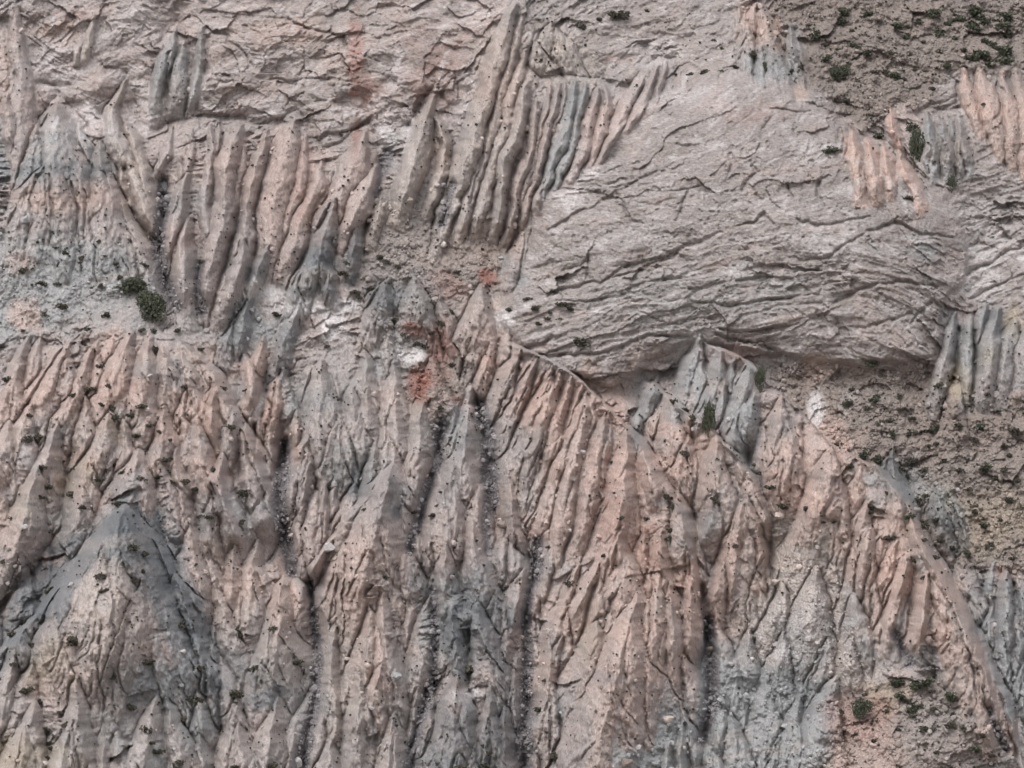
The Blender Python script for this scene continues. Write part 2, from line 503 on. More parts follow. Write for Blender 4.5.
form('tan_spur', 'rib', 1.1, 'ridge', 'tan and pink spurs left of the lower debris channel with dark grey bands', 'clay spurs', """
236,544,4 232,570,8 228,600,7 230,622,6
258,539,4 253,570,9 250,600,9 244,622,8
286,574,4 279,600,10 276,632,10 272,655,8
302,628,4 303,655,7 300,684,6
268,634,3 262,665,7
290,624,3 286,650,8 291,672,7
243,680,3 235,710,7 228,748,7
246,700,3 246,730,8 240,772,9
280,694,3 272,725,8 262,765,9
296,690,3 293,720,7 288,760,8
215,495,2 210,520,7 205,552,7
230,508,3 230,530,8
222,540,3 214,570,7 212,600,7""")
form('grey_peak', 'flute', 1.1, 'ridge', 'pale grey fluted peak just under the dome at right of centre', 'rock peak', """
700,337,4 691,360,8 683,385,7 680,404,6
722,349,4 713,375,9 704,398,8
736,361,4 729,392,8 722,418,6
751,363,4 743,385,8 736,410,7 728,428,5
758,389,4 751,410,8 745,432,7
736,419,3 732,440,8 742,458,5
663,371,4 651,395,8 641,420,8 637,438,6
708,400,3 702,418,6""")
form('orange_ridge', 'rib', 0.9, 'ridge', 'smooth orange ridge in front of the pale grey peak', 'rock ridge', """
668,397,4 656,425,9 650,452,9 655,474,7
690,414,4 681,445,10 676,480,11 684,512,8
716,438,4 712,470,10 701,502,10
736,458,4 750,490,9 758,514,7
741,500,3 735,530,10 726,560,11 719,594,9
757,508,4 762,535,8 760,565,8""")
form('right_ridge', 'flute', 0.95, 'ridge', 'long smooth pink ridge descending to the lower right corner with deep round flutes', 'rock ridge', """
783,397,4 775,425,10 768,460,10 776,492,8
801,414,4 795,445,10 786,482,8
831,447,4 822,475,12 811,512,10
861,467,4 852,500,8 839,532,6
866,500,4 856,520,6 846,545,6 850,572,5
874,520,4 863,545,6 858,568,5 860,590,5
884,534,4 871,560,6 863,582,6 865,614,5
894,540,4 886,565,7 876,590,7 873,624,6
904,556,4 896,580,8 886,602,8 882,634,6
923,569,4 916,595,8 910,624,8
905,498,4 915,535,6 934,570,7 955,610,7 970,650,8 985,690,7 1000,732,6
930,590,3 936,625,7 944,660,7
912,540,3 905,565,6
968,665,3 972,700,7 980,735,7
950,625,3 945,660,6
940,600,4 950,640,8 958,685,8
892,485,4 893,510,8""")
form('grey_spur', 'rib', 1.0, 'ridge', 'grey clay spurs half hidden behind the long ridge at right', 'clay spurs', """
893,450,3 890,470,8 905,492,8
940,485,3 938,510,9 946,532,7
954,500,3 958,522,8""")
form('grey_cliff', 'flute', 1.1, 'ridge', 'dark-slitted grey cliff at the right edge near the bottom', 'clay cliff', """
992,560,3 985,590,7 982,630,7 985,667,6
1006,564,4 1003,600,8 1000,640,7 1003,692,6
1021,574,5 1018,620,8 1015,670,8 1020,724,7
1036,580,6 1036,640,9 1038,720,9
968,580,3 970,600,5""")
form('grey_fins', 'fin', 1.7, 'ridge', 'thin blue-grey clay fins at the bottom between the pyramid and the mound', 'clay fins', """
700,700,2 698,730,6 695,772,6
722,690,2 718,730,6 715,772,7
735,664,3 732,700,6 730,742,7
752,719,2 750,752,6
763,734,2 762,768,5
781,691,2 775,730,7 770,772,7
803,674,3 797,715,6 790,772,7
818,680,2 809,722,4
686,690,2 682,725,6 678,770,6
710,735,2 707,772,6
742,700,2 740,735,5 742,770,6
670,725,2 664,765,7""")

SLITS = [pts(s) for s in """31,172,1.5,6 27,196,1.5,4
43,170,1.5,7 46,205,1.5,7 50,230,1,2
60,172,1.2,6 66,207,1,3
66,180,1.5,8 72,210,1.6,8 71,232,1,3
78,188,1.2,6 82,227,1,3
97,170,1.2,6 107,194,1,3
4,66,2,8 4,88,2,8
162,45,1.3,8 160,90,1.5,8
118,165,2,7 122,195,3,10 130,215,3,9 142,231,2.5,8 152,238,2,5
216,130,1.6,8 213,160,1.5,6
500,70,1.2,6 488,130,1.4,7 478,165,1.5,8 469,200,1.4,7
283,440,3,10 277,470,3,12
244,425,1.2,8 247,455,1.2,6
254,424,1.2,8 256,452,1.2,6
264,424,1.2,8 264,450,1.2,6
300,475,1.2,8 297,515,1.2,6
603,440,1.5,8 602,480,1.5,8
694,540,2.5,12 699,580,3.5,16 705,612,4,15 709,650,4,10
687,555,1.3,8 690,600,1.2,6
961,328,2.2,12 958,365,2.4,12 956,396,2,8
981,330,2,12 979,365,2.4,13 977,388,2,8
968,78,1.5,6 968,102,1.3,5
1012,82,2,6 1011,102,2,6 1004,116,1.5,4
849,545,1.5,7 853,572,1.5,7 849,598,1.5,5
868,560,1.5,7 858,600,1.5,6
882,600,1.6,8 875,640,1.8,7
903,595,1.5,6 897,625,1.5,6
1012,585,2,9 1011,640,2.5,10 1005,690,2.5,9 1015,742,2.5,8
965,600,3,9 975,640,3,10 990,690,3,9 1003,735,3,9
433,545,1.4,7 434,592,1.6,9
510,535,1,4 509,580,1.2,6
785,462,1.2,5 781,500,1.2,5
796,455,1.2,5 790,492,1.2,5
526,262,1.5,6 530,235,1.2,6 535,195,1.2,6
318,530,1.2,4 314,560,1.2,4""".split('\n')]
CRACKS = [pts(s) for s in """600,282,1.2,5 625,267,1.4,6 650,262,1.4,5 680,250,2,8 700,242,2,7 722,231,1,3
612,278,1,4 640,270,1.2,5 670,257,1.4,6 695,245,1,4
735,226,1,4 755,220,1.4,6 765,213,1.6,7 776,223,1,4
617,192,1.6,6 625,205,1.8,7 635,220,1.2,5 646,222,1,3
690,190,1.2,5 682,208,1.6,6 676,221,1.2,5
665,192,1,3 685,188,1,4 702,185,1,3
800,218,1,4 820,226,1.6,7 850,222,1.3,5 872,215,1,3
870,232,1.2,5 885,225,1.6,7 900,222,1.8,8 920,230,1.8,8 945,233,1.6,7 956,234,1.2,5
800,260,1,3 830,255,1.2,5 850,245,1,4 876,230,1,3
840,302,2,7 855,293,2,7 880,285,1.6,6 900,282,1.6,6 942,285,1.4,5
555,290,1.2,5 575,285,1.4,6 590,280,1.4,6 602,281,1.2,4
560,270,1,4 580,265,1.2,5 588,256,1,3
550,230,1.2,5 565,222,1.4,6 580,212,1.2,5 592,209,1,3
592,209,1,4 620,190,1,4
520,350,1.8,8 545,345,2,9 562,337,1.2,4
540,358,1.4,6 570,355,1.6,7 600,352,1.4,6 620,345,1.4,6 645,338,1.6,7 665,335,1.4,6 692,337,1,4
720,328,1.2,5 740,332,1.2,5 770,330,1.4,6 802,322,1,4
720,335,1.4,6 745,345,1.6,7 770,350,1.6,7 792,361,1.2,5
865,363,2,9 885,362,2.4,10 910,361,2.4,10 937,356,1.4,6
733,150,1.6,6 737,160,2,8 731,172,1.4,5
755,162,1.2,5 760,170,1.6,6 750,177,1.4,5 744,186,1.2,4
600,205,1,4 640,178,1,4 682,162,1,3
680,140,1,4 690,145,1.2,5 702,142,1,3
758,193,1.4,5 764,199,1.2,4
789,184,1.2,5 797,197,1,4
775,105,1,4 800,110,1.2,5 816,108,1,3
560,300,1,3 600,300,1,4 640,292,1,3
690,300,1,3 730,305,1,4 780,300,1,4 820,292,1,3
640,312,1,3 680,322,1,4 715,318,1,3
850,330,1,3 880,322,1.2,5 915,312,1,3
822,182,1.4,6 821,195,1.6,6 828,205,1,4
200,18,1,4 225,30,1.2,5 224,35,1.2,5 240,46,1.2,5 249,58,1,4
265,73,1.2,5 285,75,1.2,5 308,70,1,4 350,76,1,3
255,25,1,4 238,18,1,4
285,10,1,4 300,20,1,5 320,25,1,4 340,28,1.2,5
25,75,2,8 42,80,2,9
70,120,2.5,8 80,135,2.5,9
520,350,1,3 505,335,1,3
965,330,1,3 935,300,1.4,6 915,320,1,4
960,280,1.2,5 985,265,1.4,6 1010,252,1,5 1030,245,1,4
975,300,1.2,5 1000,285,1.2,5 1030,275,1,4
850,92,1.2,4 835,112,1.5,6""".split('\n')]
CHANNELS = [pts(s) for s in """283,445,6 282,480,7 280,510,7 285,545,8 291,572,6
309,582,4 316,612,5 318,650,5 318,690,6 312,722,6 300,770,7
440,425,6 436,455,5 428,490,5 418,520,5 410,548,5
434,592,4 436,640,5 435,680,5 420,722,6 409,772,7
478,405,6 487,440,8 490,470,8 491,500,6 487,522,5 490,548,4
536,540,5 533,580,5 527,612,6 526,650,6 527,692,7 525,730,7 524,772,8
705,620,4 709,660,6 708,700,6 700,735,6
157,180,5 157,210,6 152,240,6 156,266,7 161,288,7 172,305,8
199,262,3 196,290,5 200,312,6
372,190,4 378,170,4 384,150,6
452,180,4 447,200,5 440,222,6
893,630,4 905,660,5
985,705,4 1000,745,4""".split('\n')]

# the great spurs and ridges that carry the smaller ribs
MACRO = [pts(s) for s in """128,503,6 112,560,38 100,640,56 95,790,66
42,462,6 28,520,32 -5,600,38
130,330,14 142,390,44 138,450,40 132,498,20
62,340,8 42,390,34 8,450,38
192,392,8 212,465,32 238,535,28
286,572,5 272,630,30 256,700,36 246,790,38
394,462,5 374,520,28 354,590,32 346,660,32 340,790,34
385,588,5 385,650,20 394,720,24 390,790,26
320,356,7 315,420,30 320,480,24
425,391,5 411,450,20 402,505,16
465,403,4 458,460,18 452,530,24 465,600,26 476,680,30 468,790,34
506,473,3 514,530,13 520,595,15
519,348,7 575,379,18 620,425,26 648,470,30 662,530,32 656,600,38 640,700,44
594,430,6 572,500,24 560,560,22
636,587,6 611,650,30 596,720,34 590,790,36
700,337,7 716,380,22 728,432,22
668,395,5 702,440,22 728,500,28 736,570,26
783,395,7 832,458,30 892,530,36 932,590,36 966,660,36 1002,745,30
955,104,6 958,140,18 960,165,12
992,560,5 1000,620,22 1010,700,26
958,310,5 985,350,30 1000,390,24""".split('\n')]
MAC = np.zeros((NY, NX))
LWX = X + 7 * fbm(X / 40, Y / 50, 12, 3); LWY = Y + 7 * fbm(X / 44, Y / 46, 22, 3)
for c in MACRO:
    a, b = c[-2], c[-1]
    if b[1] < 760:
        L = math.hypot(b[0] - a[0], b[1] - a[1]); q = b[2] * 2.2
        c.append((b[0] + (b[0] - a[0]) / L * q, b[1] + (b[1] - a[1]) / L * q, 1.0))
    for a, b in zip(c[:-1], c[1:]):
        wm = max(a[2], b[2]) * 1.5
        sl = (slice(max(0, int(np.searchsorted(gy, min(a[1], b[1]) - wm - 12))), int(np.searchsorted(gy, max(a[1], b[1]) + wm + 12)) + 1),
              slice(max(0, int(np.searchsorted(gx, min(a[0], b[0]) - wm - 12))), int(np.searchsorted(gx, max(a[0], b[0]) + wm + 12)) + 1))
        x, y = LWX[sl], LWY[sl]
        dx, dy = b[0] - a[0], b[1] - a[1]
        t = np.clip(((x - a[0]) * dx + (y - a[1]) * dy) / (dx * dx + dy * dy), 0, 1)
        d = np.hypot(x - a[0] - t * dx, y - a[1] - t * dy)
        w = (a[2] + (b[2] - a[2]) * t) * 1.15
        MAC[sl] = np.maximum(MAC[sl], (0.8 * np.clip(1.04 - np.sqrt((d / w) ** 2 + 0.002), 0, 1) + 0.2 * np.clip(1 - (d / w) ** 6, 0, 1)) * w * 0.5)
# ------------------------------------------------------------------ raise the ribs, remember whose ground each place is
ci = lambda v: int(np.searchsorted(gx, v)); ri = lambda v: int(np.searchsorted(gy, v))
H = np.zeros((NY, NX)); OWN = np.full((NY, NX), -1, np.int32); BEST = np.zeros((NY, NX))
RIBS = []; KH = 1.35
def segwin(a, b, m):
    return slice(max(0, ri(min(a[1], b[1]) - m)), ri(max(a[1], b[1]) + m) + 1), slice(max(0, ci(min(a[0], b[0]) - m)), ci(max(a[0], b[0]) + m) + 1)
for fi, f in enumerate(F):
    for c in f['crests']:
        RIBS.append((fi, c))
# from the top of the face down, so that a lower nose stands in front of the foot of the one above it
for rid in sorted(range(len(RIBS)), key=lambda r: RIBS[r][1][0][1]):
    fi, c = RIBS[rid]; f = F[fi]
    c = [list(p) for p in c]
    a, b = c[-2], c[-1]
    L = math.hypot(b[0] - a[0], b[1] - a[1]) or 1
    q = b[2] * 3.5
    c.append([b[0] + (b[0] - a[0]) / L * q, b[1] + abs(b[1] - a[1]) / L * q, b[2] * 0.9])
    c[0][2] *= 0.35 if f['prof'] == 'ridge' else 0.55
    wmx = max(p[2] for p in c) * f['wide']
    jit = rng.uniform(0.7, 1.4); ph = rng.uniform(0, 200)
    x0, y0 = c[0][:2]
    back = H[ri(y0 - 2):ri(y0 + 4), ci(x0 - 3):ci(x0 + 4)]
    lift = float(back.mean()) * 0.9 if back.size else 0.0
    cum = [0.0]
    for a, b in zip(c[:-1], c[1:]): cum.append(cum[-1] + math.hypot(b[0] - a[0], b[1] - a[1]))
    for si, (a, b) in enumerate(zip(c[:-1], c[1:])):
        last = si == len(c) - 2
        wm = max(a[2], b[2]) * f['wide'] * 1.25
        sl = segwin(a, b, wm + 9)
        x, y = WX[sl], WY[sl]
        dx, dy = b[0] - a[0], b[1] - a[1]
        t = np.clip(((x - a[0]) * dx + (y - a[1]) * dy) / (dx * dx + dy * dy + 1e-6), 0, 1)
        d = np.hypot(x - a[0] - t * dx, y - a[1] - t * dy)
        w = (a[2] + (b[2] - a[2]) * t) * ((0.8 if f['name'] in ('rock_pinnacle', 'grey_cliff', 'grey_fins') else f['wide']) if f['prof'] == 'ridge' else 1.02)
        u = np.clip(d / w, 0, 1.2)
        if f['prof'] == 'pillar':
            v = np.sqrt(np.clip(1 - u ** 2.6, 0, 1)) * 0.85 + 0.65 * np.clip(1.02 - np.sqrt(u * u + 0.002), 0, 1)
            v = np.where(u < 1, v, 0)
            shape = np.where(u < 1, 1 - 0.25 * u * u, 0)
        else:
            v = 0.5 * (1.02 - np.sqrt(u * u + 0.0004)) + 0.5 * (1 - u ** 6)
            v = np.where(u < 1, np.maximum(v, 0), 0)
            shape = np.where(u < 1, 1 - 0.5 * u, 0)
        fade = (1 - t) if last else 1.0
        hh = (w + 0.35 * fade * (wmx - w)) * f['k'] * KH * jit * (1 + 0.06 * noise(y / 22 + ph, x / 20 + ph, 33))
        v = v * hh * (fade ** 0.8 if last else 1.0) + shape * lift * np.clip(1 - (cum[si] + t * (cum[si + 1] - cum[si])) / cum[-1], 0, 1)
        up = v > H[sl]
        H[sl] = np.where(up, v, H[sl])
        OWN[sl] = np.where(up & (v > 0.4), rid, OWN[sl])
RIBS = [r[0] for r in RIBS]
bad = smooth(0.12, 0.75, blur((OWN >= 0).astype(np.float32), 5))
bad = np.maximum(bad, 0.85 * SOFT['talus'])
FLU = blur(np.isin(OWN, [r for r, f in enumerate(RIBS) if F[f]['prof'] == 'pillar' or F[f]['name'] in ('fluted_ridge', 'right_ridge', 'grey_peak')]).astype(np.float32), 3)
# pyramidal noses: apex x, y, length, half-width at the foot, lean
PYR = """128,505,150,85,-.1 108,539,130,32,-.1 42,464,110,32,-.25 140,450,70,42,-.15 215,387,46,13,-.05 286,573,120,30,-.1 258,538,90,22,-.1 394,463,140,48,-.25 385,589,110,24,0 335,623,110,20,-.1
362,664,95,18,0 395,709,80,18,-.1 425,393,110,20,-.1 397,398,80,16,-.05 320,357,100,32,0 352,384,72,22,0 467,419,95,22,-.1 453,464,105,28,-.1 472,519,90,26,.1 506,473,110,16,.12 458,667,110,40,-.05 452,603,70,18,.05
477,599,100,30,.2 585,391,120,24,-.2 605,413,100,22,-.2 626,429,100,24,-.1 627,469,80,24,-.2 662,528,130,34,-.1 636,588,150,42,-.25 624,518,60,18,-.3 645,528,60,16,-.2 668,396,90,30,.1 715,437,90,30,0 741,499,90,26,-.1
700,337,75,22,-.15 722,349,70,18,-.15 752,363,72,20,-.2 783,396,100,28,-.05 831,446,90,32,-.15 905,497,170,36,.35 866,499,80,16,-.1 904,555,90,18,-.2 923,568,80,16,-.1 42,695,90,36,-.15 160,693,80,28,-.15 85,669,90,20,0
21,647,90,24,-.15 148,573,100,24,-.15 243,679,95,18,-.1 280,693,80,20,-.15 69,341,70,20,-.4 129,331,85,26,-.3 148,333,80,20,-.1 110,411,70,24,-.2 166,403,80,22,-.05 196,417,85,22,.15 222,454,75,20,.1 93,343,75,16,-.35
58,423,60,16,-.2 483,283,52,22,-.15 412,275,50,22,.1 386,278,45,18,-.2 333,194,80,16,-.25 180,188,60,15,-.2 183,214,80,17,0 243,234,60,15,-.2 295,410,50,11,0 308,453,80,11,-.1 326,483,90,14,-.15 600,558,65,14,-.5
579,564,90,13,-.4 548,640,100,18,-.05 215,494,70,17,-.1 236,543,80,13,-.05 893,449,50,15,.15 940,484,45,17,.05 1005,563,130,22,0 968,600,110,14,.2 25,337,70,16,-.35 10,420,80,24,-.2 176,449,90,22,.15 345,544,80,16,-.2 375,439,65,14,-.1
690,519,150,14,0 668,579,90,16,.05 519,348,75,14,-.4 537,356,85,14,-.45 551,366,95,13,-.4 561,370,100,13,-.35 571,376,110,13,-.3 505,700,80,16,0 490,681,90,16,-.05 433,679,90,16,-.15 858,119,48,10,.05 872,133,38,9,.05 846,123,18,5,0 906,153,24,13,.3 890,140,32,9,.05 896,103,30,8,.15 936,108,44,10,0 950,112,46,8,.1 968,109,46,9,.08 752,2,40,10,0 768,-5,75,20,.15 796,17,50,9,.1 50,96,110,44,0 92,139,100,24,.1 30,119,80,18,-.1"""
H3 = np.zeros((NY, NX)); GR = np.zeros((NY, NX))
QX = X + 3.5 * fbm(X / 20, Y / 26, 211, 3) + 0.8 * noise(X / 5, Y / 6, 214); QY = Y + 3.5 * fbm(X / 22, Y / 24, 217, 3)
cand = np.argwhere((bad > 0.6) & (FLU < 0.45) & (Y > 345) & (Y < 770) & (X > -30) & (X < 1050) & (np.hypot((X - 120) / 95, (Y - 590) / 100) > 1) & (np.hypot((X - 610) / 60, (Y - 690) / 70) > 1))
Bs = blur(B + MAC * 0.6, 8, 2); Bg = np.gradient(Bs, axis=1)
small = []
for j, i in cand[rng.integers(0, len(cand), 1500)]:
    x0, y0 = gx[i], gy[j]
    L = rng.uniform(45, 95)
    if any(abs(x0 - q[0]) < 0.42 * (L + q[2]) * 0.5 and abs(y0 - q[1]) < 0.55 * (L + q[2]) * 0.5 for q in small): continue
    small.append((x0, y0, L, L * rng.uniform(0.26, 0.40), float(np.clip(-0.55 * Bg[j, i], -0.45, 0.45)) + rng.uniform(-0.06, 0.06)))
for (x0, y0, L, hw, lean) in sorted(pts(PYR) + small, key=lambda p: p[1]):
    sl = (slice(max(0, ri(y0 - 8)), ri(y0 + 1.75 * L) + 1), slice(max(0, ci(x0 - hw * 1.4 - abs(lean) * 1.7 * L - 8)), ci(x0 + hw * 1.4 + abs(lean) * 1.7 * L + 8) + 1))
    x, y = QX[sl], QY[sl]
    back = H3[ri(y0 - 3):ri(y0 + 3), ci(x0 - 3):ci(x0 + 4)]
    lift = float(back.mean()) * 0.9 if back.size else 0.0
    sN = (y - y0) / L
    hwid = np.maximum(hw * np.clip(sN, 0, 1.1) ** 0.8, 0.01)
    u = np.abs(x - x0 - lean * (y - y0)) / hwid
    J = 4.0 + 0.22 * hw if (x0, y0, L, hw, lean) in small else 9.0 + 0.28 * hw
    roof = 0.85 * hwid * (1 - np.sqrt(u * u + 0.0002)) * rng.uniform(0.85, 1.3)
    v = (lift * (1 - 0.35 * u) * np.clip(1 - sN / 1.5, 0, 1) + J * (1 - u ** 8) + roof) * smooth(1.65, 0.55, sN)
    v = np.where((sN > 0) & (u < 1), v, 0)
    H3[sl] = np.maximum(H3[sl], v)
    off = (u - 1) * hwid
    g_ = np.where((sN > -0.03) & (off > -0.6), np.exp(-(off / 3.0) ** 2), 0) * smooth(1.3, 0.6, sN) * smooth(-0.03, 0.08, sN)
    GR[sl] = np.where((u < 1) & (off < -0.6) & (sN > 0) & (sN < 1.1), 0, np.maximum(GR[sl], g_))
# long ridges whose far side drops away behind the skyline: height, reach of the near flank, then the crest line (near side lies to its left or right)
SKY = """42,110,L 690,336 725,350 757,368 766,392 783,395 830,445 870,467 906,496 917,532 938,571 962,611 982,651 1002,701 1013,742 1020,800
26,65,L 640,376 668,395 702,423 737,455 757,485 766,512 772,545
36,95,L 498,343 519,347 537,355 575,377 593,395 616,419 641,439 652,461 672,499 692,529 702,560 706,605
26,85,L 150,329 182,344 216,371 240,419 262,469 275,509 285,540
22,70,R 396,461 370,489 345,524 325,549 309,576
18,60,R 128,503 100,540 70,580 35,620 0,660
16,60,L 128,503 160,540 185,585 208,640 218,700
20,55,L 663,527 690,560 700,610 703,660""".split('\n')
RID = np.zeros((NY, NX))
for ln in SKY:
    hd, body = ln.split(' ', 1)
    h0, reach, side = hd.split(','); h0 = float(h0); reach = float(reach)
    c = pts(body)
    win = (slice(max(0, ri(min(p[1] for p in c) - reach - 10)), ri(max(p[1] for p in c) + reach + 10) + 1), slice(max(0, ci(min(p[0] for p in c) - reach - 10)), ci(max(p[0] for p in c) + reach + 10) + 1))
    qx, qy = QX[win], QY[win]
    best = np.full(qx.shape, 1e9); sg = np.zeros(qx.shape); tt = np.zeros(qx.shape)
    for si, (a, b) in enumerate(zip(c[:-1], c[1:])):
        dx, dy = b[0] - a[0], b[1] - a[1]
        t = np.clip(((qx - a[0]) * dx + (qy - a[1]) * dy) / (dx * dx + dy * dy), 0, 1)
        ex, ey = qx - a[0] - t * dx, qy - a[1] - t * dy
        d = np.hypot(ex, ey); m = d < best
        best = np.where(m, d, best); sg = np.where(m, dx * ey - dy * ex, sg); tt = np.where(m, (si + t) / (len(c) - 1), tt)
    near = (sg > 0) if side == 'L' else (sg < 0)
    prof = np.where(near, np.clip(1 - best / reach, 0, 1) ** 1.35, np.clip(1 - best / 2.2, 0, 1))
    RID[win] = np.maximum(RID[win], h0 * prof * (1 + 0.06 * noise(qx / 10, qy / 10, 261)) * smooth(0, 0.12, tt) * smooth(1.0, 0.85, tt))
# valleys of the debris channels and the other great gullies
VAL = """12,283,430 283,445 282,480 280,510 285,545 291,572 309,582 316,612 318,650 318,690 312,722 300,790
9,440,425 436,455 428,490 418,520 410,548 434,592 436,640 435,680 420,722 409,790
12,478,405 487,440 490,470 491,500 500,530 530,560 533,580 527,612 526,650 527,692 525,730 524,790
12,690,520 697,560 705,620 709,660 708,700 700,760
12,70,455 66,490 62,525 40,565 15,595 -10,620
9,196,500 205,560 215,600 222,660 224,720 212,790
10,745,452 762,500 770,540 765,590
10,905,470 925,540 950,585 975,635 992,690 1010,750
9,640,400 645,440 668,500 690,530
8,158,180 155,235 160,285 175,310
8,120,165 130,215 150,236
8,450,180 442,215 435,235
7,150,126 168,114 200,110 218,112 236,112 250,120 264,117 276,112 290,103 305,120 318,147 335,140 350,125 363,118 376,140 380,165
7,405,120 420,95 434,78 448,100 452,135 448,165
6,528,60 540,74 560,68 590,70 606,72 628,82 645,64 662,50 676,50
6,95,110 105,90 117,66 126,90 134,120
6,25,118 38,100 50,88 65,104 80,122
5,845,112 858,110 872,124 890,132 906,144 920,165
5,925,110 936,99 955,103 970,100
6,148,40 168,12 180,24 188,60"""
VALF = np.zeros((NY, NX))
for ln in VAL.split('\n'):
    hd, body = ln.split(',', 1)
    c = pts(body)
    win = (slice(max(0, ri(min(p[1] for p in c) - 80)), ri(max(p[1] for p in c) + 80) + 1), slice(max(0, ci(min(p[0] for p in c) - 80)), ci(max(p[0] for p in c) + 80) + 1))
    qx, qy = QX[win], QY[win]; best = np.full(qx.shape, 1e9)
    for a, b in zip(c[:-1], c[1:]):
        dx, dy = b[0] - a[0], b[1] - a[1]
        t = np.clip(((qx - a[0]) * dx + (qy - a[1]) * dy) / (dx * dx + dy * dy), 0, 1)
        best = np.minimum(best, np.hypot(qx - a[0] - t * dx, qy - a[1] - t * dy))
    VALF[win] = np.maximum(VALF[win], np.maximum(0, float(hd) * (np.exp(-best / 14.0) + 0.6 * np.exp(-best / 5.0)) - 0.05))
# the fin row stands on one massive buttress
FB = blur(inside(pts('518,-20 540,70 600,76 672,54 640,110 600,158 560,182 530,222 470,232 438,226 470,140 500,40')).astype(np.float32), 8, 3)
B = B + 16 * FB + 1.35 * RID - 1.75 * VALF
P = B + MAC * 0.45 + H3 + H * (1 - 0.68 * smooth(1, 8, blur(H3, 3)) * (1 - 0.65 * FLU)) - 4.5 * GR

def carve(lines, cols):
    depth = np.zeros((NY, NX))
    for c in lines:
        for a, b in zip(c[:-1], c[1:]):
            wm = max(a[2], b[2])
            sl = segwin(a, b, wm * 3 + 7)
            x, y = WX[sl], WY[sl]
            dx, dy = b[0] - a[0], b[1] - a[1]
            t = np.clip(((x - a[0]) * dx + (y - a[1]) * dy) / (dx * dx + dy * dy + 1e-6), 0, 1)
            d = np.hypot(x - a[0] - t * dx, y - a[1] - t * dy)
            w = a[2] + (b[2] - a[2]) * t
            h = (a[3] + (b[3] - a[3]) * t) if cols == 4 else 1.0
            v = h * np.exp(-(d / (w * 1.25)) ** 2)
            depth[sl] = np.maximum(depth[sl], v)
    return depth
CH = carve(CHANNELS, 3)
P = P - 15 * CH

# ------------------------------------------------------------------ running water cuts rills down the soft rock
soft = np.clip(bad * 1.0, 0, 1)
soft = np.maximum(soft, 0.35 * SOFT['upper_scree'])
soft = np.maximum(soft, 0.25 * SOFT['fan'])
soft = np.maximum(soft, 0.5 * SOFT['talus'])
soft *= 1 - 0.9 * SOFT['dome']
pill = np.zeros((NY, NX), np.float32)
isp = np.array([F[f]['prof'] == 'pillar' for f in RIBS])
pill[OWN >= 0] = isp[OWN[OWN >= 0]]
soft *= 1 - 0.65 * blur(pill, 2)
P = P + soft * (1.6 * fbm(X / 19, Y / 30, 43, 3) + 1.3 * noise(X / 5.2, Y / 9.0, 41) + 1.3 * noise(X / 2.6, Y / 6, 42))
kern = 0.75 + 0.55 * fbm(X / 50, Y / 50, 47, 2)
# many lesser spurs between the traced ones, each a small nose pointing down the slope
bcell = np.argwhere(soft > 0.75)
Pb = blur(P, 6, 2)
GXs = np.gradient(Pb, axis=1)
H2 = np.zeros((NY, NX))
seeds = bcell[rng.integers(0, len(bcell), 120)]
for j, i in seeds[np.argsort(seeds[:, 0])]:
    x0, y0 = gx[i], gy[j]
    if not (-30 < x0 < 1054 and -30 < y0 < 795): continue
    L = rng.uniform(12, 32) * (1.5 if rng.random() < 0.2 else 1.0); wb = L * rng.uniform(0.22, 0.36); kk = rng.uniform(0.6, 1.3)
    c = [(x0, y0, 0.9)]; lift = float(H2[j, i]) * 0.9
    x, y = x0, y0
    for t in (0.4, 0.8, 1.25):
        jj = min(NY - 1, ri(y)); ii = min(NX - 1, ci(x))
        y = y0 + L * t
        x += 0.42 * L * float(np.clip(-1.0 * GXs[jj, ii], -0.9, 0.9))
        c.append((x, y, wb * (t / 0.8 if t < 1 else 0.35)))
    for si, (a, b) in enumerate(zip(c[:-1], c[1:])):
        sl = segwin(a, b, wb + 4)
        xx, yy = WX[sl], WY[sl]
        dx, dy = b[0] - a[0], b[1] - a[1]
        t = np.clip(((xx - a[0]) * dx + (yy - a[1]) * dy) / (dx * dx + dy * dy + 1e-6), 0, 1)
        d = np.hypot(xx - a[0] - t * dx, yy - a[1] - t * dy)
        w = a[2] + (b[2] - a[2]) * t
        hh = w + (0.5 * (wb - w) if si < 2 else 0)
        u = d / w
        H2[sl] = np.maximum(H2[sl], np.where(u < 1, (0.65 * (1 - u) + 0.35 * (1 - u ** 4)) * hh * kk + lift * (1 - 0.5 * u) * (1 - (si + t) / 3), 0))
P = P + H2 * soft
idx = np.arange(NX)
smax = (3.0 + 0.8 * fbm(X / 40, Y / 40, 49, 2) + 2.0 * blur(pill, 2))
smx = 0.5 * (smax[:, 1:] + smax[:, :-1]); smy = 0.5 * (smax[1:] + smax[:-1]) * 1.8
sfx = np.minimum(soft[:, 1:], soft[:, :-1]) * 0.24; sfy = np.minimum(soft[1:], soft[:-1]) * 0.24
P0 = P.copy()
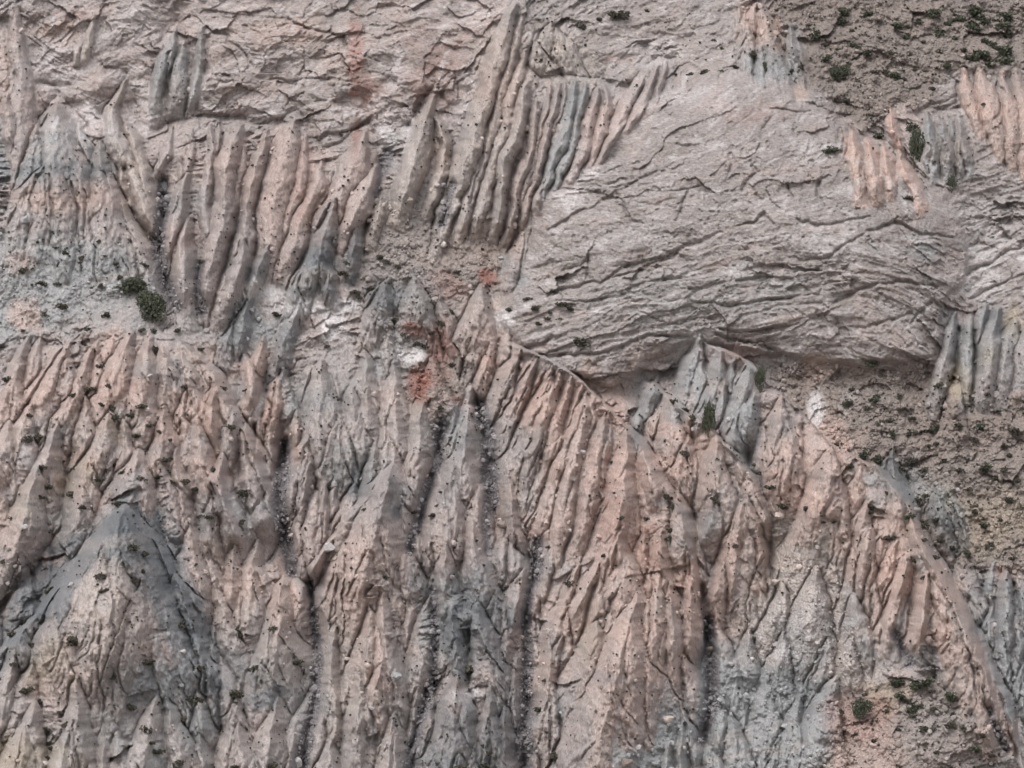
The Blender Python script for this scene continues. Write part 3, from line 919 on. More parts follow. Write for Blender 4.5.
for it in range(22):
    G = np.empty_like(P)
    G[:, 1:-1] = (P[:, 2:] - P[:, :-2]) * 0.5
    G[:, 0] = G[:, -1] = 0
    D = np.clip(-0.9 * G, -1.6, 1.6)
    A = np.empty_like(P)
    row = np.ones(NX)
    for j in range(NY):
        A[j] = row
        t = np.clip(idx + D[j], 0, NX - 1.001)
        i0 = t.astype(np.int64); fr = t - i0
        row = (np.bincount(i0, row * (1 - fr), NX) + np.bincount(i0 + 1, row * fr, NX)[:NX]) * 0.988 + 1.0
    A /= 40.0
    E = soft * kern * np.minimum(0.07 * np.sqrt(A), 0.4)
    E = E - blur(E, 22, 1) * 0.85
    P = P - E
    for _ in range(3):          # banks too steep to stand slump until they are V-shaped
        d = P[:, 1:] - P[:, :-1]
        ex = np.sign(d) * np.maximum(np.abs(d) - smx, 0) * sfx
        P[:, 1:] -= ex; P[:, :-1] += ex
        d = P[1:] - P[:-1]
        ex = np.sign(d) * np.maximum(np.abs(d) - smy, 0) * sfy
        P[1:] -= ex; P[:-1] += ex
P = P - carve(SLITS, 4)
FLOW = D
P = P + bad * (0.6 * ridged(WX / 5.0, WY / 40, 44, 3) * (1 - SOFT['fan'])) + soft * (0.6 * fbm(X / 3, Y / 5, 46, 3))
P = P + soft * np.clip(0.35 * (P - blur(P, 2, 2)), -2, 1.5)
# ------------------------------------------------------------------ hard rock: bedding, cracks, blocks
dm = SOFT['dome']; wl = SOFT['wall_l'] * (1 - bad); wc = SOFT['wall_c'] * (1 - bad); rw = SOFT['right_wall'] * (1 - bad)
bx = X + 14 * fbm(X / 90, Y / 60, 51, 3); by = Y + 16 * fbm(X / 110, Y / 50, 55, 3)
# bedding on the dome rises to the right below its middle, arches over above
tilt = np.where(True, 0.22 * smooth(140, 320, Y) + 0.42 * (1 - smooth(120, 240, Y)), 0) * smooth(980, 760, X) - 0.10 * smooth(830, 960, X)
vb = by + tilt * (bx - 720)
bed = ridged(bx / 70, vb / 8.5, 61, 3)
bed2 = fbm(bx / 22, vb / 3.0, 65, 3)
lower = smooth(200, 300, Y)
P = P + dm * ((1.0 * lower + 0.1) * bed * (0.5 + 0.9 * smooth(-0.3, 0.5, fbm(X / 60, Y / 35, 68, 2))) + (1.2 * lower + 0.5) * bed2)
# slabs and blocks parted along the bedding
s1, s21, sv = cell(bx / 46, vb / 13, 66)
q1, q21, qv = cell(bx / 15 + 9, vb / 6, 67)
P = P + dm * (0.35 + 0.65 * lower) * (5.0 * (sv - 0.5) * smooth(0, 0.12, s21) + 2.4 * (qv - 0.5) * smooth(0, 0.2, q21) * smooth(-0.2, 0.3, fbm(X / 50, Y / 40, 64, 2)))
pit = noise(X / 7, Y / 5, 201) + 0.6 * noise(X / 3.5, Y / 2.6, 202)
P = P - dm * 2.2 * smooth(0.75, 1.15, pit)
hardm = np.clip(1 - bad - 0.8 * np.clip(SOFT['rubble'] + SOFT['mound'] + SOFT['scree'] + SOFT['slope_r'] + SOFT['upper_scree'] + SOFT['talus'] + SOFT['fan'], 0, 1), 0, 1) * (1 - far)
jx = 3.0 * fbm(X / 9, Y / 8, 231, 3); jy = 3.0 * fbm(X / 9, Y / 8, 235, 3)
hard_amp = hardm * (1 - 0.3 * wl) * (1 - dm * (0.48 - 0.18 * lower)) * (0.25 + 0.85 * smooth(-0.35, 0.45, fbm(X / 55, Y / 45, 271, 3)))
P = P + hard_amp * (facet((bx + jx) / 72, (vb + jy) / 36, 241, 3.5, 13) + facet((bx + jx) / 30, (vb + jy) / 13, 242, 2.2, 6.5) + facet((bx + jx) / 12, (vb + jy) / 6, 243, 1.2, 3.2)
    + facet((X + 0.5 * jx) / 5.5, (vb + 0.5 * jy) / 3.6, 244, 0.5, 1.3))
P = P + bad * (facet((X + jx) / 9, (Y + jy) / 15, 245, 0.2, 0.8) + facet((X + jx) / 4.2, (Y + jy) / 5.5, 246, 0.2, 0.6))
def ledges(v, step, sharp):
    q = v / step; i = np.floor(q); f = q - i
    return (i + np.minimum(f * sharp, 1.0)) * step
# rock wall at upper left: dipping whitish beds
dip = np.where(X < 115, np.where(Y - 0.9 * (X - 20) > 20, 0.55, -0.45), 0.10)
dip = blur(dip, 12, 2)
vw = by - dip * (bx - 100)
P = P + wl * (3.0 * smooth(-0.4, 0.4, fbm(X / 45, Y / 30, 72, 2)) * ridged(bx / 46, vw / 9, 71, 4) * 0.6 + 12 * fbm((X + Y) / 60, Y / 36, 79, 3, 0.5) + facet((X + Y + jx) / 38, (Y - 0.4 * X + jy) / 20, 247, 2, 6))
vc = by + 0.25 * (bx - 600)
P = P + wc * (2.2 * ridged(bx / 30, vc / 8, 81, 4) + 2.6 * fbm(bx / 16, vc / 9, 85, 4) + 7 * fbm(X / 38, Y / 30, 89, 3))
vr = by + 0.45 * (bx - 990)
P = P + rw * (3.0 * ridged(bx / 50, vr / 8, 91, 4) + 1.6 * fbm(bx / 15, vr / 3.2, 95, 3) + 6 * fbm(X / 40, Y / 30, 99, 3))
s1, s21, sv = cell(bx / 34, vw / 11, 76)
q1, q21, qv = cell(bx / 12 + 9, vw / 6, 77)
P = P + np.clip(wl + wc + rw, 0, 1) * (3.0 * (sv - 0.5) * smooth(0, 0.15, s21) + 2.0 * (qv - 0.5) * smooth(0, 0.2, q21))
P = P - np.maximum(dm, np.maximum(wl, np.maximum(wc, rw))) ** 0.5 * carve(CRACKS, 4) * 1.0
# loose and blocky ground
rub = np.clip(SOFT['rubble'] + 0.8 * SOFT['mound'] + 0.8 * SOFT['scree'] + 0.08 * SOFT['talus'] + 0.8 * SOFT['slope_r'] + 0.7 * SOFT['upper_scree'] + 0.9 * SOFT['fan'], 0, 1) * (1 - 0.75 * bad)
f1, f21, cv = cell(X / 13 + 0.6 * fbm(X / 10, Y / 10, 103, 3), Y / 10 + 0.6 * fbm(X / 10, Y / 10, 104, 3), 101)
g1, g21, gv = cell(X / 3.4, Y / 3.0, 105)
P = P + rub * (14 * fbm(X / 42, Y / 30, 107, 5, 0.6) + 6.0 * (cv - 0.4) * smooth(0.0, 0.35, f21) + 1.7 * (gv - 0.3) * smooth(0, 0.3, g21))
P = P + (SOFT['rubble'] + SOFT['mound']) * (1 - bad) * (facet((X + jx) / 34, (Y + jy) / 24, 250, 1.5, 6) + facet((X + jx) / 13, (Y + jy) / 9, 251, 0.8, 2.2))
P = P + 0.8 * CH * (gv - 0.4)
slr = SOFT['slope_r'] * (1 - bad)
P = P + slr * (facet((X + jx) / 42, (Y + jy) / 26, 248, 2, 8) + facet((X + jx) / 15, (Y + jy) / 9, 249, 1.0, 2.6) + 12 * ridged(X / 70 + 0.5 * Y / 60, Y / 38 - 0.3 * X / 70, 111, 4) + 6 * fbm(X / 16, Y / 11, 115, 4))
# grain everywhere
P = P + bad * np.clip(0.25 * (P - blur(P, 1, 1)), -2, 2)
P = P + (1 - bad) * (1 - dm) * (1 - far) * (2.2 * fbm(X / 15, Y / 11, 221, 4, 0.6))
P = P + (rng.normal(0, 0.24, P.shape) + 0.5 * noise(X / 1.9, Y / 1.9, 128) + 0.5 * noise(X / 3.7, Y / 3.1, 129)) * (1 - far)
P = P + 0.55 * fbm(X / 6, Y / 6, 121, 3) * (1 - far) + 1.2 * fbm(X / 17, Y / 15, 125, 3)

# beyond the surveyed part the face goes on in broad forms only
outd = np.maximum(np.maximum(-40 - X, X - 1064), np.maximum(-40 - Y, Y - 808))
fo = smooth(-6, 45, outd)
P = P * (1 - fo) + (B + 14 * fbm(X / 110, Y / 120, 281, 3)) * fo
# ------------------------------------------------------------------ colour of the stone itself
LIN = lambda c: np.array([((v / 255) / 12.92 if v / 255 <= 0.04045 else ((v / 255 + 0.055) / 1.055) ** 2.4) for v in c])
PINK, TAN, GREY, BLUE = LIN((174, 157, 152)), LIN((182, 170, 163)), LIN((153, 154, 155)), LIN((112, 116, 120))
RED, ORANGE, WHITE, OCHRE = LIN((142, 100, 90)), LIN((190, 164, 153)), LIN((208, 203, 203)), LIN((168, 155, 135))
MAUVE, BROWN, DEBRIS = LIN((149, 142, 139)), LIN((129, 119, 113)), LIN((134, 130, 133))
PAL = dict(pink=PINK, tan=TAN, grey=GREY, blue=BLUE, red=RED, orange=ORANGE, white=WHITE, ochre=OCHRE, mauve=MAUVE, brown=BROWN, debris=DEBRIS)
T = np.empty((NY, NX, 3)); T[:] = PINK * 0.5 + TAN * 0.5
streak = fbm(X / 7, Y / 40, 131, 3); blot = fbm(X / 30, Y / 26, 135, 4); fine = fbm(X / 5, Y / 5, 139, 3)
def lay(col, m):
    m = np.clip(m, 0, 1)[..., None]
    T[:] = T * (1 - m) + PAL[col] * m
lay('pink', 0.5 + blot)
lay('grey', 0.35 + 0.7 * fbm(X / 55, Y / 40, 141, 4))
for k, c, s in (('dome', 'mauve', .9), ('wall_l', 'mauve', .75), ('wall_c', 'mauve', .7), ('right_wall', 'mauve', .8), ('slope_r', 'brown', .85),
                ('rubble', 'brown', .8), ('scree', 'brown', .5), ('mound', 'brown', .55), ('talus', 'tan', .5), ('upper_scree', 'grey', .6), ('fan', 'grey', .85)):
    lay(c, SOFT[k] * s)
# blots: colour, x, y, radius x, radius y, strength
BLOTS = """grey,30,150,75,45,.8 blue,45,165,60,14,.5 orange,60,195,60,16,.6 grey,70,260,80,40,.7 grey,20,300,50,50,.4 orange,20,315,18,18,.6 orange,15,260,14,14,.5
grey,12,65,12,25,.6 white,45,65,45,32,.55 white,75,115,35,22,.6 orange,52,22,26,14,.6 red,60,5,30,8,.5 white,120,20,45,25,.35 white,140,105,22,28,.45 blue,155,60,14,22,.5 grey,180,50,14,30,.5 white,190,85,12,18,.5
red,352,50,8,60,.85 red,362,90,16,22,.8 red,354,130,5,30,.6 orange,330,40,40,40,.3 orange,270,25,34,18,.5 white,395,60,9,30,.4 white,385,130,12,30,.55 grey,390,150,9,25,.5 red,440,70,28,40,.35 red,420,40,30,40,.3
orange,235,170,26,50,.25 orange,280,175,26,60,.6 red,300,170,8,50,.35 orange,255,175,14,45,.3 orange,312,200,16,35,.5 orange,360,180,26,45,.35
blue,320,262,30,16,.75 blue,350,262,12,24,.7 grey,300,280,50,22,.7 grey,235,280,40,30,.55 grey,190,275,20,28,.5
white,262,288,28,12,.95 white,300,308,44,11,.9 white,333,322,18,20,1 white,345,305,20,10,.8 white,585,172,34,10,.5 white,625,122,26,10,.5 grey,245,320,28,30,.7 grey,280,330,22,22,.6
white,405,135,8,36,.55 grey,400,170,14,26,.3 orange,440,145,10,30,.5
orange,498,80,26,90,.3 grey,572,110,12,48,.75 grey,583,120,8,40,.6 orange,595,130,14,40,.35 orange,630,110,22,40,.35 red,615,52,18,7,.5
red,440,285,22,14,.5 red,487,278,10,10,.9 red,412,328,14,9,.9 red,420,380,16,18,1 red,440,345,14,20,.5 red,437,360,18,40,.45 red,455,402,12,14,.55 white,408,357,16,8,.85 white,420,350,8,8,.7 white,505,318,12,14,.6 white,470,395,10,18,.4
blue,385,295,22,18,.6 grey,415,295,26,26,.5 grey,515,275,14,26,.8 grey,390,355,26,40,.65 grey,455,425,14,30,.75
orange,490,370,12,18,.7 orange,570,430,70,60,.65 orange,625,480,30,60,.6 red,600,520,30,35,.35 grey,505,440,16,60,.65 grey,530,480,16,50,.6 grey,490,460,14,60,.5
orange,660,570,35,45,.75 red,655,545,18,22,.35 orange,640,640,40,34,.55 ochre,585,630,25,40,.4 orange,690,600,10,60,.5 pink,620,690,60,50,.6 grey,555,640,14,40,.5 grey,560,720,40,50,.55
grey,660,740,50,40,.8 blue,710,680,12,60,.6 blue,790,680,30,20,.5 white,775,650,22,10,.6 white,760,635,12,10,.5 blue,800,700,12,40,.5 grey,740,700,60,60,.6
grey,345,470,40,34,.75 blue,365,480,30,30,.7 blue,390,500,20,24,.6 grey,320,420,34,50,.35
orange,330,555,60,50,.35 orange,365,590,40,40,.35 tan,345,680,40,60,.4 grey,310,690,20,30,.5 blue,325,700,10,14,.6 grey,400,660,16,30,.45
grey,445,610,34,50,.8 blue,480,630,34,60,.65 blue,470,730,50,40,.6 white,470,690,18,8,.85 orange,456,690,7,18,.7 blue,425,580,30,20,.5 orange,440,540,30,40,.3
orange,150,380,90,50,.35 orange,60,380,70,50,.35 grey,165,370,40,14,.55 grey,180,375,26,12,.5 orange,210,410,13,26,.8 orange,272,400,11,22,.75 grey,60,420,12,20,.35 grey,55,435,18,16,.5 grey,95,440,20,14,.6 ochre,115,425,12,14,.5 ochre,85,470,22,26,.5 ochre,30,510,22,22,.5 pink,20,540,30,30,.7 white,30,450,34,20,.35 white,125,412,14,8,.5
blue,135,530,36,32,.95 blue,165,565,30,50,.9 blue,95,550,40,22,.9 blue,50,590,36,36,.85 blue,190,620,26,50,.8 blue,15,630,30,30,.6 blue,200,680,16,50,.5 blue,60,620,20,22,.5
tan,105,590,28,60,.5 pink,110,640,40,60,.4 ochre,55,660,28,28,.45 ochre,20,750,60,26,.7 orange,160,650,24,12,.6 blue,140,680,28,30,.75 grey,150,720,40,40,.4 pink,60,700,40,30,.4
orange,250,580,24,45,.6 orange,285,600,20,34,.65 blue,265,690,36,18,.75 blue,235,670,24,28,.5 grey,300,700,18,40,.5 grey,235,500,30,20,.5 tan,290,660,20,16,.5 orange,250,450,40,30,.3
orange,690,450,60,34,.7 orange,740,530,30,40,.4 grey,700,380,40,34,.85 grey,745,420,24,45,.8 white,700,350,22,14,.35 orange,715,385,14,12,.5 grey,650,400,18,30,.7 orange,655,430,18,20,.4 grey,700,520,24,20,.4
orange,820,470,50,60,.7 orange,880,540,40,60,.7 orange,930,600,30,50,.5 tan,790,560,40,40,.2 grey,860,600,34,40,.5 grey,800,640,45,40,.6 white,800,600,30,40,.2 tan,770,570,30,50,.5 grey,880,640,50,34,.6 blue,925,660,24,20,.5 orange,930,630,24,10,.5 grey,960,660,20,50,.6 pink,985,690,14,40,.4
grey,905,480,24,26,.8 grey,945,510,22,24,.8 blue,1000,640,40,80,.75 orange,1005,570,16,9,.7 ochre,985,520,60,40,.35 ochre,880,690,34,18,.4 red,850,710,40,26,.45 orange,860,740,40,30,.4
blue,955,330,18,26,.6 grey,975,350,30,40,.6 blue,1000,325,18,20,.65 ochre,960,380,20,22,.7 ochre,990,355,16,22,.5 ochre,1020,325,10,18,.6 white,850,400,14,22,.2 white,818,402,9,20,.7
ochre,862,160,12,20,.3 white,1000,240,40,34,.4 white,980,275,34,22,.45 grey,930,240,12,18,.5 orange,960,265,14,22,.35
orange,762,15,22,26,.75 orange,790,38,14,14,.5 grey,770,60,26,22,.8 grey,800,45,14,26,.7 orange,805,88,7,10,.6
white,680,92,56,14,.3 white,640,235,30,20,.25 white,570,195,24,12,.45 grey,700,300,120,40,.3 white,830,235,26,26,.3 red,755,110,34,16,.3 orange,820,370,20,20,.45 red,740,355,40,12,.3 orange,655,360,24,14,.35 white,660,40,30,20,.3 white,740,270,20,14,.35 grey,900,250,34,14,.3
tan,575,55,50,26,.5"""
wob = 0.85 * fbm(X / 22, Y / 26, 151, 5, 0.62) + 0.35 * streak * bad
for line in BLOTS.split():
    c, x, y, rx, ry, s = line.split(',')
    x, y, rx, ry, s = map(float, (x, y, rx, ry, s))
    sl = (slice(max(0, ri(y - ry * 1.8)), ri(y + ry * 1.8) + 1), slice(max(0, ci(x - rx * 1.8)), ci(x + rx * 1.8) + 1))
    d = np.hypot((X[sl] - x) / rx, (Y[sl] - y) / ry) + wob[sl]
    m = (s * smooth(1.3, 0.35, d))[..., None]
    m = m * (0.8 if c in ('orange', 'red') else 1.0)
    T[sl] = T[sl] * (1 - m) + PAL[c] * m
lay('grey', bad * (0.15 * smooth(560, 720, Y) + 0.22 * np.clip(VALF / 16, 0, 1)) * (0.7 + 0.8 * blot))
TINT = {'rock_pinnacle': ('orange', .85), 'grey_cliff': ('grey', .8), 'pink_cliff': ('orange', .7), 'grey_fin': ('grey', .75), 'fluted_ridge': ('orange', .3), 'orange_pyramid': ('orange', .4), 'orange_ridge': ('orange', .45),
 'right_ridge': ('orange', .5), 'grey_peak': ('grey', .65), 'grey_ridge': ('blue', .4), 'teardrop_spur': ('orange', .6), 'grey_cone': ('blue', .6), 'inner_cone': ('tan', .25), 'grey_fins': ('grey', .7), 'grey_pillars': ('grey', .5),
 'tan_spur': ('tan', .25), 'banded_spur': ('tan', .25), 'pink_spur': ('orange', .35), 'pale_spur': ('tan', .25), 'tall_fin': ('tan', .5), 'fin_row': ('pink', .45), 'rock_pillar': ('pink', .5), 'rock_spire': ('tan', .6), 'left_buttress': ('orange', .35),
 'grey_spur': ('blue', .55), 'left_spur': ('tan', .4), 'fluted_wall': ('pink', .4), 'narrow_spur': ('pink', .4), 'pale_fan': ('tan', .5), 'front_spur': ('tan', .35), 'grey_rib': ('grey', .6), 'fluted_fin': ('grey', .4)}
RN = np.array([list(TINT).index(F[f]['name']) if F[f]['name'] in TINT else -1 for f in RIBS])
tid = np.where(OWN >= 0, RN[np.maximum(OWN, 0)], -1)
for q, (nm, (c, st_)) in enumerate(TINT.items()):
    m = tid == q
    if m.any():
        jj = np.where(m.any(1))[0]; ii = np.where(m.any(0))[0]
        w_ = (slice(max(0, jj[0] - 4), jj[-1] + 5), slice(max(0, ii[0] - 4), ii[-1] + 5))
        k_ = (blur(m[w_].astype(np.float32), 1, 1) * st_ * np.clip(0.85 + 0.7 * blot[w_] + 0.3 * streak[w_], 0, 1))[..., None]
        T[w_] = T[w_] * (1 - k_) + PAL[c] * k_
for line in BLOTS.split():
    c, x, y, rx, ry, s = line.split(',')
    if c not in ('white', 'red') or float(s) < 0.6: continue
    x, y, rx, ry, s = map(float, (x, y, rx, ry, s))
    sl = (slice(max(0, ri(y - ry * 1.8)), ri(y + ry * 1.8) + 1), slice(max(0, ci(x - rx * 1.8)), ci(x + rx * 1.8) + 1))
    m = ((0.8 if c == 'white' else 0.4) * s * smooth(1.2, 0.3, np.hypot((X[sl] - x) / rx, (Y[sl] - y) / ry) + wob[sl]))[..., None]
    T[sl] = T[sl] * (1 - m) + PAL[c] * m
# thin beds of other colours running through the soft rock, streaks of wash
bedc = noise(X / 160, (Y - 0.25 * X) / 13 + 0.6 * blot, 161)
lay('grey', 0.2 * bad * smooth(0.0, 0.5, fbm(X / 48, Y / 60, 251, 4)))
lay('blue', 0.3 * bad * smooth(0.45, 0.8, bedc) * smooth(330, 400, Y))
bedd = noise(X / 120, (Y + 0.2 * X) / 9 + 0.6 * blot, 165)
lay('tan', 0.3 * bad * smooth(0.5, 0.8, bedd))
lay('pink', 0.5 * wl * (0.5 + blot))
lay('white', 0.22 * np.clip(wl + rw + 0.5 * dm, 0, 1) * smooth(0.15, 0.7, fbm(bx / 26, vw / 6, 169, 3)))
hard = np.clip(dm + wl + wc + rw, 0, 1)
lay('white', 0.32 * hard * smooth(0.2, 0.75, fbm(bx / 18, vb / 9, 172, 5, 0.6)))
lay('brown', 0.55 * hard * smooth(0.15, 0.7, fbm(bx / 24, vb / 11, 176, 5, 0.6)))
lay('white', 0.4 * hard * smooth(0.35, 0.8, ridged(bx / 30, vb / 7, 178, 4)))
lay('pink', 0.35 * dm * smooth(0.1, 0.6, fbm(X / 30, vb / 12, 171, 3)))
# wash: every rill carries the colour of the beds above it a little way down
cur = T[0].copy()
for j in range(NY):
    t = np.clip(idx - FLOW[j], 0, NX - 1.001); i0 = t.astype(np.int64); fr = (t - i0)[:, None]
    adv = cur[i0] * (1 - fr) + cur[i0 + 1] * fr
    k_ = (0.90 * bad[j] * (0.8 + 0.2 * smooth(-0.4, 0.4, streak[j])))[:, None]
    cur = adv * k_ + T[j] * (1 - k_)
    T[j] = T[j] * 0.5 + cur * 0.5
lay('debris', 0.85 * smooth(0.25, 0.7, CH))
T *= (1 + 0.10 * streak * bad + 0.08 * fine + 0.07 * blot)[..., None]
T = np.clip(T, 0.02, 0.85)

# ------------------------------------------------------------------ vertices and normals of the whole face
VX = (X - 512) * S; VZ = ZC - (Y - 384) * S; VY = -P * S
V = np.stack([VX, VY, VZ], -1)
dxv = np.gradient(V, axis=1); dyv = np.gradient(V, axis=0)
N = np.cross(dyv, dxv)
N /= np.linalg.norm(N, axis=-1, keepdims=True) + 1e-9
if N[NY // 2, NX // 2, 1] > 0: N = -N

def surf(x, y):
    """a point on the face and its outward normal"""
    i = min(max(int(round(np.interp(x, gx, np.arange(NX)))), 0), NX - 1); j = min(max(int(round(np.interp(y, gy, np.arange(NY)))), 0), NY - 1)
    return V[j, i], N[j, i]

# ------------------------------------------------------------------ materials
def mat(name):
    m = bpy.data.materials.new(name); m.use_nodes = True
    nt = m.node_tree
    b = nt.nodes['Principled BSDF']
    b.inputs['Roughness'].default_value = 0.95
    b.inputs['Specular IOR Level'].default_value = 0.15
    return m, nt, b
def rock_material(name, stretchv, bump, speck, cellular=0.0):
    m, nt, b = mat(name)
    L = nt.links.new
    at = nt.nodes.new('ShaderNodeAttribute'); at.attribute_name = 'stone_tint'
    ge = nt.nodes.new('ShaderNodeNewGeometry')
    mp = nt.nodes.new('ShaderNodeMapping'); mp.inputs['Scale'].default_value = stretchv
    L(ge.outputs['Position'], mp.inputs['Vector'])
    n1 = nt.nodes.new('ShaderNodeTexNoise'); n1.inputs['Scale'].default_value = 2.1; n1.inputs['Detail'].default_value = 6; n1.inputs['Roughness'].default_value = 0.78
    L(mp.outputs[0], n1.inputs['Vector'])
    n2 = nt.nodes.new('ShaderNodeTexNoise'); n2.inputs['Scale'].default_value = 2.6; n2.inputs['Detail'].default_value = 3
    L(ge.outputs['Position'], n2.inputs['Vector'])
    mr = nt.nodes.new('ShaderNodeMapRange'); mr.inputs['From Min'].default_value = 0.3; mr.inputs['From Max'].default_value = 0.7
    mr.inputs['To Min'].default_value = 0.62; mr.inputs['To Max'].default_value = 1.42
    L(n1.outputs['Fac'], mr.inputs['Value'])
    sp = nt.nodes.new('ShaderNodeMapRange'); sp.inputs['From Min'].default_value = 0.24; sp.inputs['From Max'].default_value = 0.34
    sp.inputs['To Min'].default_value = 1 - speck; sp.inputs['To Max'].default_value = 1.0
    L(n2.outputs['Fac'], sp.inputs['Value'])
    mu = nt.nodes.new('ShaderNodeMath'); mu.operation = 'MULTIPLY'
    L(mr.outputs[0], mu.inputs[0]); L(sp.outputs[0], mu.inputs[1])
    vm = nt.nodes.new('ShaderNodeVectorMath'); vm.operation = 'SCALE'
    L(at.outputs['Color'], vm.inputs[0]); L(mu.outputs[0], vm.inputs['Scale'])
    L(vm.outputs[0], b.inputs['Base Color'])
    bp = nt.nodes.new('ShaderNodeBump'); bp.inputs['Strength'].default_value = bump; bp.inputs['Distance'].default_value = 0.5
    src = n1.outputs['Fac']
    if cellular:
        vo = nt.nodes.new('ShaderNodeTexVoronoi'); vo.inputs['Scale'].default_value = 1.7
        L(ge.outputs['Position'], vo.inputs['Vector'])
        ad = nt.nodes.new('ShaderNodeMath'); ad.operation = 'MULTIPLY_ADD'; ad.inputs[1].default_value = -cellular
        L(vo.outputs['Distance'], ad.inputs[0]); L(src, ad.inputs[2])
        src = ad.outputs[0]
    L(src, bp.inputs['Height'])
    L(bp.outputs[0], b.inputs['Normal'])
    return m
CLAY = rock_material('clay_rock', (1.0, 1.0, 0.5), 1.0, 0.45)
STONE = rock_material('bedded_rock', (0.6, 0.8, 1.3), 1.0, 0.5)
RUBBLE = rock_material('loose_rubble', (1, 1, 1), 0.9, 0.5, 0.9)

def simple(name, col, var=0.3, scale=6.0, rough=0.9):
    m, nt, b = mat(name)
    ge = nt.nodes.new('ShaderNodeNewGeometry')
    n = nt.nodes.new('ShaderNodeTexNoise'); n.inputs['Scale'].default_value = scale; n.inputs['Detail'].default_value = 4
    nt.links.new(ge.outputs['Position'], n.inputs['Vector'])
    mx = nt.nodes.new('ShaderNodeMix'); mx.data_type = 'RGBA'
    mx.inputs[6].default_value = (*[c * (1 - var) for c in col], 1); mx.inputs[7].default_value = (*[min(1, c * (1 + var)) for c in col], 1)
    nt.links.new(n.outputs['Fac'], mx.inputs[0]); nt.links.new(mx.outputs[2], b.inputs['Base Color'])
    b.inputs['Roughness'].default_value = rough
    return m

# ------------------------------------------------------------------ divide the face among its owners
nr = len(RIBS)
REG = [('wall_l', 'bedded_cliff'), ('wall_c', 'rough_cliff'), ('right_wall', 'layered_cliff'), ('slope_r', 'shrub_slope'), ('upper_scree', 'clay_slope'),
       ('scree', 'red_scree'), ('rubble', 'rubble_slope'), ('talus', 'talus_slope'), ('fan', 'clay_apron'), ('mound', 'debris_mound'), ('dome', 'rock_dome')]
OWN[CH > 0.45] = -2
lab = OWN.copy()
# gullies between ribs belong to the nearest rib
for it in range(9):
    for sh, ax in ((1, 0), (-1, 0), (1, 1), (-1, 1)):
        n = np.roll(lab, sh, ax)
        take = (lab == -1) & (n >= 0) & ~M['dome']
        lab[take] = n[take]
region = np.zeros((NY, NX), np.int32)
for q, (k, nm) in enumerate(REG):
    region[M[k]] = q + 1
free = lab < 0
lab[free] = nr + region[free]
lab[(OWN == -2)] = nr + len(REG) + 1
face_lab = lab[:-1, :-1].ravel()
order = np.argsort(face_lab, kind='stable')
sl_ = face_lab[order]
starts = np.searchsorted(sl_, np.arange(nr + len(REG) + 2)); ends = np.searchsorted(sl_, np.arange(nr + len(REG) + 2), side='right')
VV = V.reshape(-1, 3); NN = N.reshape(-1, 3); TT = T.reshape(-1, 3)
def patch(name, l, material, base=None):
    fs = order[starts[l]:ends[l]]
    if len(fs) < 4: return None
    j, i = fs // (NX - 1), fs % (NX - 1)
    v0 = j * NX + i
    q = np.stack([v0, v0 + NX, v0 + NX + 1, v0 + 1], 1)
    u, inv = np.unique(q, return_inverse=True)
    inv = inv.reshape(-1)
    co = VV[u] - (np.array(base) if base is not None else 0)
    me = bpy.data.meshes.new(name)
    me.vertices.add(len(u)); me.vertices.foreach_set('co', co.astype(np.float32).ravel())
    me.loops.add(len(inv)); me.loops.foreach_set('vertex_index', inv.astype(np.int32))
    me.polygons.add(len(fs)); me.polygons.foreach_set('loop_start', np.arange(0, 4 * len(fs), 4, dtype=np.int32))
    me.update(calc_edges=True)
    me.polygons.foreach_set('use_smooth', np.ones(len(fs), bool))
    a = me.attributes.new('stone_tint', 'FLOAT_COLOR', 'POINT')
    a.data.foreach_set('color', np.concatenate([TT[u], np.ones((len(u), 1))], 1).astype(np.float32).ravel())
    me.normals_split_custom_set_from_vertices(NN[u].astype(np.float32))
    me.materials.append(material)
    o = bpy.data.objects.new(name, me); COL.objects.link(o)
    return o

rid = 0
for fi, f in enumerate(F):
    c = f['crests']
    low = max((p for cr in c for p in cr), key=lambda p: p[1])
    mid = np.mean([p[0] for cr in c for p in cr])
    base, _ = surf(mid, low[1])
    em = bpy.data.objects.new(f['name'], None); COL.objects.link(em)
    em.location = [float(v) for v in base]; em.empty_display_size = 2.0
    em['label'] = f['label']; em['category'] = f['cat']
    if f['group']: em['group'] = f['group']
    for _ in range(len(c)):
        wmx = max(p[2] for p in c[_])
        o = patch('crest' if _ == 0 and len(c) > 1 else ('tooth' if wmx <= 5 and f['part'] != 'fin' else f['part']), rid, CLAY, base)
        if o: o.parent = em
        rid += 1
for q in range(len(REG) + 2):
    nm = 'mountainside' if q == 0 else ('scree_channel' if q == len(REG) + 1 else REG[q - 1][1])
    m = {'rubble_slope': RUBBLE, 'debris_mound': RUBBLE, 'talus_slope': RUBBLE, 'red_scree': RUBBLE, 'scree_channel': RUBBLE, 'shrub_slope': RUBBLE,
         'rock_dome': STONE, 'bedded_cliff': STONE, 'rough_cliff': STONE, 'layered_cliff': STONE}.get(nm, CLAY)
    o = patch(nm, nr + q, m)
    if not o: continue
    if nm == 'rock_dome':
        o['label'] = 'massive smooth grey-pink rock dome with long slanting cracks at right of centre'; o['category'] = 'rock dome'
    else:
        o['kind'] = 'structure'

